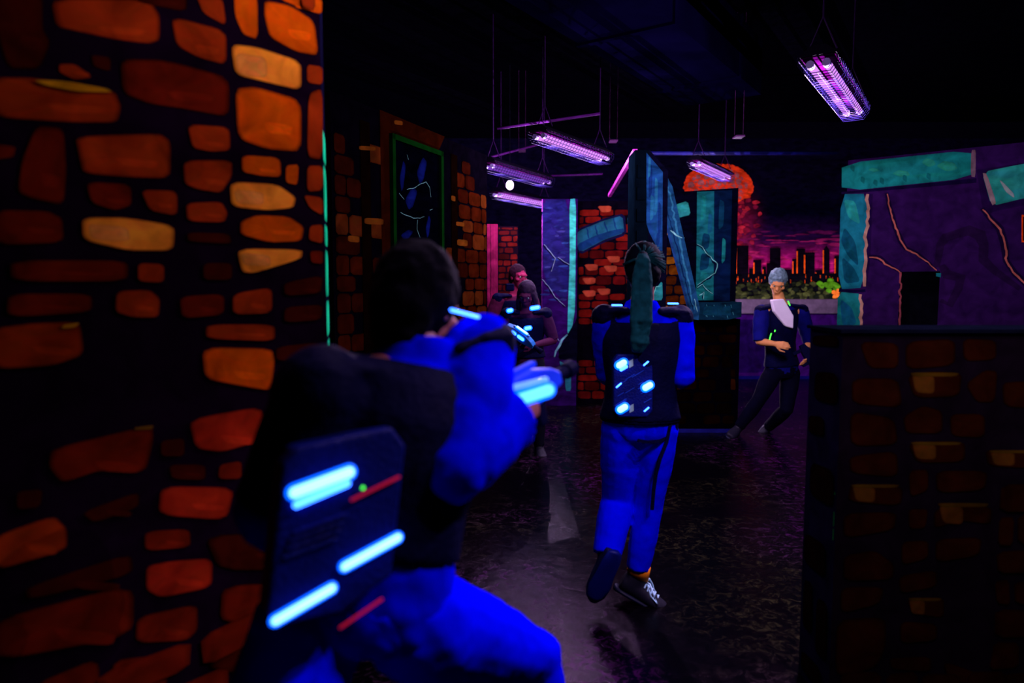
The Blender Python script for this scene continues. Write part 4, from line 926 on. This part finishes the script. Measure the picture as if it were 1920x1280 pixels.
bm = bmesh.new(); strip(bm, [B.l(P(x, y, D - dz - .022)) for x, y, dz in ((1262, 775, .06), (1256, 800, .075), (1250, 830, .075), (1238, 860, .08), (1230, 890, .075), (1226, 920, .065), (1223, 956, .05))], .015); link('leg_strap', bm, BLACKVEST, rt)
bm = bmesh.new(); strip(bm, [B.l(P(x, y, D - dz - .02)) for x, y, dz in ((1196, 826, .115), (1215, 829, .12), (1238, 827, .095), (1258, 815, .05))], .013); link('holster_strap', bm, BLACKVEST, rt)
bm = bmesh.new(); c = B.l(P(1262, 795, D - .01)); ellipsoid(bm, c, (.022, .05, .075)); ellipsoid(bm, c + Vector((0, .03, -.07)), (.016, .03, .05)); link('holster', bm, BLACKVEST, rt, smooth=True)
HT = mat('teal_hair', A(14, 58, 82, 1.3), .8, .03, var=.35, scale=30); HD = mat('dark_blue_hair', A(1, 9, 34, .8), .8, .05, var=.4, scale=20)
def f_(bm): hair_cap(B, bm, .022)
hr_ = garment('hair', HD, rt, f_, .007, 3, .008, .03)
H, r, f, u = hair_cap(B, bmesh.new())
def f_(bm):
    ps = [(1205, 476, -.10), (1206, 490, -.15), (1205, 520, -.155), (1204, 560, -.165), (1203, 600, -.175), (1200, 640, -.175), (1195, 660, -.17)]
    rs = [.026, .042, .056, .062, .066, .058, .030]
    tube(bm, [B.l(P(x, y, D + dz + .02)) for x, y, dz in ps], [q * .75 for q in rs], 12)
    for i in range(22):
        o_ = random.uniform(-1, 1); o2 = random.uniform(-.5, .5)
        tube(bm, [B.l(P(x + o_ * rr * 330, y, D + dz + o2 * rr * .5)) for (x, y, dz), rr in zip(ps, rs)], [.004, .007, .008, .008, .008, .006, .003], 6)
garment('ponytail', HT, hr_, f_, .006, 2, .006, .02, label='long pale teal ponytail')
bm = bmesh.new()
for i in range(26):                                                      # strands pulled towards the tie
    t = random.uniform(-.2, 1.25) if random.random() < .6 else random.uniform(0, 6.28); e_ = B.l(P(1205, 482, D - .085)); dirv = (r * math.cos(t) + u * math.sin(t)); c0 = H(0, -.025, .035)
    s0 = c0 + (r * math.cos(t) * .095 + u * math.sin(t) * .105 - f * .02); md = s0.lerp(e_, .5) - f * .025
    tube(bm, [s0, md, e_], [.0035, .005, .004], 5)
link('pulled_strands', bm, HT, hr_, smooth=True)
bm = bmesh.new(); tube(bm, [B.l(P(1205, 478, D - .09)), B.l(P(1206, 489, D - .12))], .022, 14); link('hair_tie', bm, HD, hr_, smooth=True)
pg, pt = phaser('laser_tag_gun', P(1205, 680, D + .42), Vector((0, 1, 0)), Vector((0, 0, 1)), 'toy laser tag gun held out in front of the ponytailed player', k=.9)
led(pg, pt(-.02, 0, .088), Vector((0, 1, 0)), Vector((0, 0, 1)), .05, .01)

# --- the runner: nearest player, leaning forward and right, seen from behind
J = dict(neck=P(778, 668, 1.36), pelvis=P(690, 1140, 1.26), sh_l=P(618, 735, 1.24), sh_r=P(903, 652, 1.42), el_l=P(520, 960, 1.20), el_r=P(842, 872, 1.27), wr_l=P(620, 1000, 1.46), wr_r=P(968, 785, 1.42),
         hip_l=P(578, 1190, 1.22), hip_r=P(790, 1170, 1.30), kn_l=Vector((-.46, .98, .53)), kn_r=Vector((.05, 1.62, .58)), an_l=Vector((-.50, .60, .42)), an_r=Vector((.08, 1.60, .15)), toe_l=Vector((-.49, .50, .24)), toe_r=Vector((.19, 1.78, .055)),
         head=P(784, 580, 1.42), face=Vector((.35, .85, -.30)), crown=Vector((.1, .3, .95)), front=Vector((.2, 1, 0)), palm_l=Vector((1, 0, -.3)), palm_r=Vector((-1, .2, -.2)), hd_r=Vector((.5, .8, .35)), hd_l=Vector((.6, .8, .3)))
B = Body(J, .93); rt = empty('person', B.base, 'nearest person running and leaning right, black vest with cyan lights stretched into motion streaks', 'person')
B.build_body(rt, curl=(1, .9))
def f_(bm):
    B.torso(bm, .014, z0=-.12, z1=.97)
    for q in 'lr': B.chain(bm, ['sh_' + q, 'el_' + q, 'wr_' + q], (.070, .068, .052), .012, t1=.96); ellipsoid(bm, B.l(J['sh_' + q]), [.076] * 3)
    n_ = B.l(J['neck']); loft(bm, [(n_ - B.up * .06, B.sr * .11, B.bk * .08), (n_ + B.up * .01, B.sr * .078, B.bk * .074), (n_ + B.up * .04, B.sr * .066, B.bk * .066)], 20)
garment('shirt', BLUE2, rt, f_, .008, 4, .02, .09)
def f_(bm):
    B.torso(bm, .014, z0=-.12, z1=.10)
    for q in 'lr': B.chain(bm, ['hip_' + q, 'kn_' + q, 'an_' + q], (.100, .070, .050), .012, t1=.96); ellipsoid(bm, B.l(J['hip_' + q]), [.115] * 3)
garment('trousers', BLUE, rt, f_, .008, 4, .014, .1)
shoes(B, rt, NAVY, SOLE, LACE)
vt = vest(B, rt, grow=.026, hem=.12, big='l')
g = on_back(B, .150)
plate(B, g, [(555, 840), (735, 800), (762, 835), (735, 1080), (700, 1105), (640, 1150), (520, 1178), (500, 1150), (530, 870)], .06, vt)
for x, y in ((635, 985), (628, 1000), (622, 1015), (616, 1030)):
    bm = bmesh.new(); a = g(x - 85, y + 14); b_ = g(x + 15, y - 22); tube(bm, [a + B.bk * .002, b_ + B.bk * .002], .0035, 6); link('plate_rib', bm, PLATE, vt)
def streak_led(x0, y0, x1, y1, r, m, rim=True):  # vest lights stretched into bars to imitate their motion streaks
    a, b_ = g(x0, y0), g(x1, y1); led(vt, (a + b_) / 2 + B.bk * .005, (b_ - a).normalized(), B.bk, (b_ - a).length, r, m, rim)
streak_led(541, 926, 662, 881, .0085, WLED); streak_led(548, 948, 655, 903, .0055, LED, False)
streak_led(638, 1064, 750, 1003, .0065, WLED); streak_led(508, 1166, 627, 1097, .0065, WLED)
streak_led(655, 937, 748, 892, .0025, RLED, False); streak_led(634, 1176, 716, 1120, .0025, RLED, False); streak_led(676, 914, 681, 913, .003, GLED, False)
led(vt, B.l(P(872, 588, 1.37)), B.sr, (B.bk + B.up).normalized(), .07, .004, LED, False)
HB = mat('black_hair', (.0008, .0008, .003), .8, .03, var=.4, scale=30)
def f_(bm):
    H, r, f, u = hair_cap(B, bm, .026)
    loft(bm, [(H(0, -.05, -.02), r * .075, f * .05), (H(0, -.075, -.08), r * .06, f * .035), (H(0, -.08, -.13), r * .035, f * .02)], 14)
garment('hair', HB, rt, f_, .007, 2, .014, .03)
eyes(B, rt)
hd = J['wr_r'] + Vector((.05, .10, .055))
pg, pt = phaser('laser_tag_gun', P(972, 745, 1.47), Vector((.62, .75, .22)), Vector((-.1, 0, 1)), 'glowing blue laser tag gun raised in the hand of the nearest running person', k=.72, body_m=mat('lit_blue_shell', (.01, .06, .9), .5, .1))  # blue LED glow is put into the shell colour
side_n = Vector((.52, -.80, 0)).normalized()
def gled(x0, y0, x1, y1, d, r, m, rim=True):
    a, b_ = P(x0, y0, d) - pg.location, P(x1, y1, d + .0) - pg.location; led(pg, (a + b_) / 2, (b_ - a).normalized(), side_n, (b_ - a).length, r, m, rim)
gled(950, 756, 1037, 728, 1.415, .012, LED); gled(958, 727, 1028, 710, 1.415, .006, mat('pale_blue_led', (.2, .3, .9), .2, emit=(.18, .45, 3), es=1), False)

# --- two players at the far passage
def player(px, py_head, D, ph, label, face, shirt, hairm, vestm, scale, armpose, **kw):
    k = scale; s_ = px
    def Q(dx, dz, dy=0): p = P(px, 640, D); return Vector((p.x + dx * k, D + dy * k, dz * k))
    return Q
D = 6.0; k = .885; x0 = P(987, 640, D).x
Q = lambda dx, dz, dy=0: Vector((x0 + dx * k, D + dy * k, dz * k))
J = dict(neck=Q(0, 1.44), pelvis=Q(.0, .96, .03), sh_l=Q(.18, 1.40), sh_r=Q(-.18, 1.40), el_l=Q(.27, 1.15, -.02), el_r=Q(-.26, 1.13, .02), wr_l=Q(.06, 1.12, -.24), wr_r=Q(-.12, 1.20, -.24), hip_l=Q(.09, .92, .03), hip_r=Q(-.09, .92, .03),
         kn_l=Q(.12, .5, -.03), kn_r=Q(-.12, .5, .0), an_l=Q(.13, .085, .03), an_r=Q(-.14, .085, .05), toe_l=Q(.17, .01, -.15), toe_r=Q(-.18, .01, -.13), head=Q(0, 1.60, -.05), face=Vector((-.25, -.9, -.45)), crown=Vector((0, -.2, 1)), front=Vector((0, -1, 0)),
         palm_l=Vector((-1, 0, 0)), palm_r=Vector((1, 0, 0)), hd_l=Vector((-.7, -.4, .1)), hd_r=Vector((.6, -.5, -.2)))
B = Body(J, k); rt = empty('person', B.base, 'person with dark hair facing forward in the far passage, aiming a cyan glowing toy gun', 'person')
B.build_body(rt, voxel=.0065, skin=mat('plum_lit_skin', A(95, 26, 85, 1.0), .7, .1, var=.1))  # purple tint of the light is put into this skin colour
def f_(bm):
    B.torso(bm, .012, z0=-.1, z1=.97)
    for q in 'lr': B.chain(bm, ['sh_' + q, 'el_' + q, 'wr_' + q], (.055, .048, .036), .008, t1=.5); ellipsoid(bm, B.l(J['sh_' + q]), [.066] * 3)
garment('shirt', mat('dark_plum_shirt', A(60, 8, 70, 1.2), .8, .1), rt, f_, .009, 3, .012, .08)
TR = mat('black_trousers', (.004, .004, .012), .8, .1)
def trousers(B, rt, m=TR):
    def f_(bm):
        B.torso(bm, .012, z0=-.12, z1=.10)
        for q in 'lr': B.chain(bm, ['hip_' + q, 'kn_' + q, 'an_' + q], (.085, .060, .045), .010, t1=.97); ellipsoid(bm, B.l(B.J['hip_' + q]), [.10 * B.k] * 3)
    garment('trousers', m, rt, f_, .009, 4, .010, .09)
trousers(B, rt); shoes(B, rt, BLKSHOE, MATS['dark_sole'], None); vt = vest(B, rt, grow=.03, hem=.05); eyes(B, rt)
def f_(bm):
    H, r, f, u = hair_cap(B, bm, .020)
    for sx_ in (-1, 1): loft(bm, [(H(sx_ * .07, -.01, .04), r * .02, f * .05), (H(sx_ * .085, -.01, -.06), r * .024, f * .045), (H(sx_ * .09, .0, -.18), r * .022, f * .035)], 10)
garment('hair', mat('plum_hair', A(40, 8, 60, 1.0), .7, .2, var=.4, scale=30), rt, f_, .007, 2, .008, .03)
for x, y, ln in ((956, 582, .05), (1003, 577, .08), (990, 615, .06)):
    led(vt, B.l(P(x, y, D - .21)), Vector((1, 0, .15)).normalized(), Vector((0, -1, .1)).normalized(), ln, .014, LED)
bm = bmesh.new(); box(bm, -.04, .04, -.05, .05, -.02, .045, Matrix.Translation(B.l(P(956, 541, D)))); o = link('shoulder_sensor', bm, BLACKVEST, vt); bv = o.modifiers.new('Bevel', 'BEVEL'); bv.width = .01
pg, pt = phaser('laser_tag_gun', P(974, 630, D - .33), Vector((.72, -.25, -.5)), Vector((.4, -.6, .6)), 'cyan glowing laser tag gun held by the front person in the far passage', k=.80, body_m=mat('bright_blue_shell', A(30, 110, 235, 1.6), .4, .4))
for x, ln in ((-.06, .05), (.03, .07)):
    for y in (-.033, .033): led(pg, pt(x, y, .02), (pt(1, 0, 0) - pt(0, 0, 0)).normalized(), (pt(0, math.copysign(1, y), 0) - pt(0, 0, 0)).normalized(), ln, .016, LED)
led(pg, pt(0, 0, .086), (pt(1, 0, 0) - pt(0, 0, 0)).normalized(), (pt(0, 0, 1) - pt(0, 0, 0)).normalized(), .12, .012, WLED)

D = 6.75; k = .945; x0 = P(966, 640, D).x
J = dict(neck=Q(0, 1.50), pelvis=Q(.02, 1.0, .03), sh_l=Q(.17, 1.46, .08), sh_r=Q(-.17, 1.44, -.08), el_l=Q(.24, 1.2, .1), el_r=Q(-.27, 1.22, -.06), wr_l=Q(.05, 1.16, -.14), wr_r=Q(-.12, 1.10, -.28), hip_l=Q(.10, .95, .03), hip_r=Q(-.08, .95, .03),
         kn_l=Q(.12, .52, 0), kn_r=Q(-.11, .52, -.02), an_l=Q(.13, .085, .03), an_r=Q(-.13, .085, .05), toe_l=Q(.15, .01, -.17), toe_r=Q(-.16, .01, -.15), head=Q(.03, 1.67, -.03), face=Vector((.6, -.8, -.12)), crown=Vector((0, 0, 1)), front=Vector((-.4, -1, 0)),
         palm_l=Vector((-1, 0, 0)), palm_r=Vector((1, 0, 0)))
B = Body(J, k); rt = empty('person', B.base, 'magenta lit person with short hair standing behind the one aiming in the far passage', 'person')
B.build_body(rt, voxel=.0065, skin=mat('magenta_lit_skin', A(200, 40, 115, .9), .7, .1, var=.1))  # magenta lamp light is put into the skin colour
def f_(bm):
    B.torso(bm, .014, z0=-.1, z1=.97)
    for q in 'lr': B.chain(bm, ['sh_' + q, 'el_' + q, 'wr_' + q], (.058, .052, .040), .010, t1=.45); ellipsoid(bm, B.l(J['sh_' + q]), [.07] * 3)
garment('shirt', mat('magenta_lit_shirt', A(130, 26, 100, .7), .8, .1), rt, f_, .009, 3, .012, .08)  # magenta light on the shoulders is put into the shirt colour
trousers(B, rt); shoes(B, rt, BLKSHOE, MATS['dark_sole'], None); vt = vest(B, rt, grow=.03, hem=.05); eyes(B, rt)
garment('hair', mat('brown_hair', A(60, 12, 50, .8), .8, .1, var=.4, scale=30), rt, lambda bm: hair_cap(B, bm, .014), .007, 2, .010, .02)

# --- player with white shirt before the mural, striding
D = 6.8
J = dict(neck=P(1462, 566, D), pelvis=P(1466, 692, D), sh_l=P(1502, 583, D + .02), sh_r=P(1428, 584, D - .03), el_l=P(1517, 640, D + .12), el_r=P(1424, 640, D - .1), wr_l=P(1512, 668, D - .05), wr_r=P(1455, 645, D - .25),
         hip_l=P(1482, 700, D + .03), hip_r=P(1449, 700, D - .02), kn_l=P(1474, 768, D - .12), kn_r=P(1421, 752, D - .1), an_l=P(1440, 800, D + .12), an_r=P(1386, 800, D - .05), toe_l=P(1428, 818, D + .05), toe_r=P(1372, 812, D - .22),
         head=P(1458, 530, D - .04), face=Vector((-.30, -.85, -.55)), crown=Vector((0, -.3, 1)), front=Vector((-.1, -1, 0)), palm_l=Vector((-1, 0, 0)), palm_r=Vector((1, 0, -.2)))
B = Body(J, .97); rt = empty('person', B.base, 'person with silver hair and bright white shirt front striding before the city mural', 'person')
B.build_body(rt, voxel=.0065, skin=mat('warm_skin', A(215, 125, 90, 2.0), .6, .2, var=.1))
def f_(bm):
    B.torso(bm, .012, z0=-.08, z1=.97)
    for q in 'lr': B.chain(bm, ['sh_' + q, 'el_' + q, 'wr_' + q], (.062, .056, .044), .012, t1=.5); ellipsoid(bm, B.l(J['sh_' + q]), [.072] * 3)
garment('shirt', mat('deep_blue_shirt', (.002, .003, .12), .8, .1), rt, f_, .009, 3, .014, .08)
trousers(B, rt, mat('blue_black_trousers', (.001, .001, .008), .9, .05)); shoes(B, rt, BLKSHOE, MATS['dark_sole'], None); vt = vest(B, rt, grow=.026, hem=.05); eyes(B, rt)
g = on_back(B, -.145)
bm = bmesh.new(); pts = [(1447, 562), (1470, 560), (1489, 592), (1488, 616), (1474, 612), (1452, 584)]
a = [bm.verts.new(g(*p)) for p in pts]; b_ = [bm.verts.new(g(*p) + B.bk * .05) for p in pts]; bm.faces.new(a); bm.faces.new(b_[::-1])
for i in range(6): bm.faces.new((a[i], a[(i + 1) % 6], b_[(i + 1) % 6], b_[i]))
bmesh.ops.recalc_face_normals(bm, faces=bm.faces[:]); o = link('white_shirt_front', bm, mat('glowing_white_cloth', (.95, .95, .90), .8, .05, var=.05), rt, label='bright white shirt front'); bv = o.modifiers.new('Bevel', 'BEVEL'); bv.width = .012; bv.segments = 3
for x0_, y0_, x1_, y1_ in ((1442, 638, 1446, 624), (1452, 622, 1453, 618), (1477, 564, 1481, 573)):
    p0, p1 = g(x0_, y0_), g(x1_, y1_); led(vt, (p0 + p1) / 2 - B.bk * .004, (p1 - p0).normalized(), -B.bk, (p1 - p0).length, .006, GLED, False)
garment('hair', mat('silver_hair', A(105, 115, 150, 1.8), .6, .2, var=.5, scale=40), rt, lambda bm: hair_cap(B, bm, .024), .007, 2, .018, .025)
pg, pt = phaser('laser_tag_gun', P(1514, 668, D - .10), Vector((.45, -.25, -.85)), Vector((1, 0, .4)), 'dark toy laser tag gun held down by the striding person before the mural', k=.75, body_m=BLACKVEST)
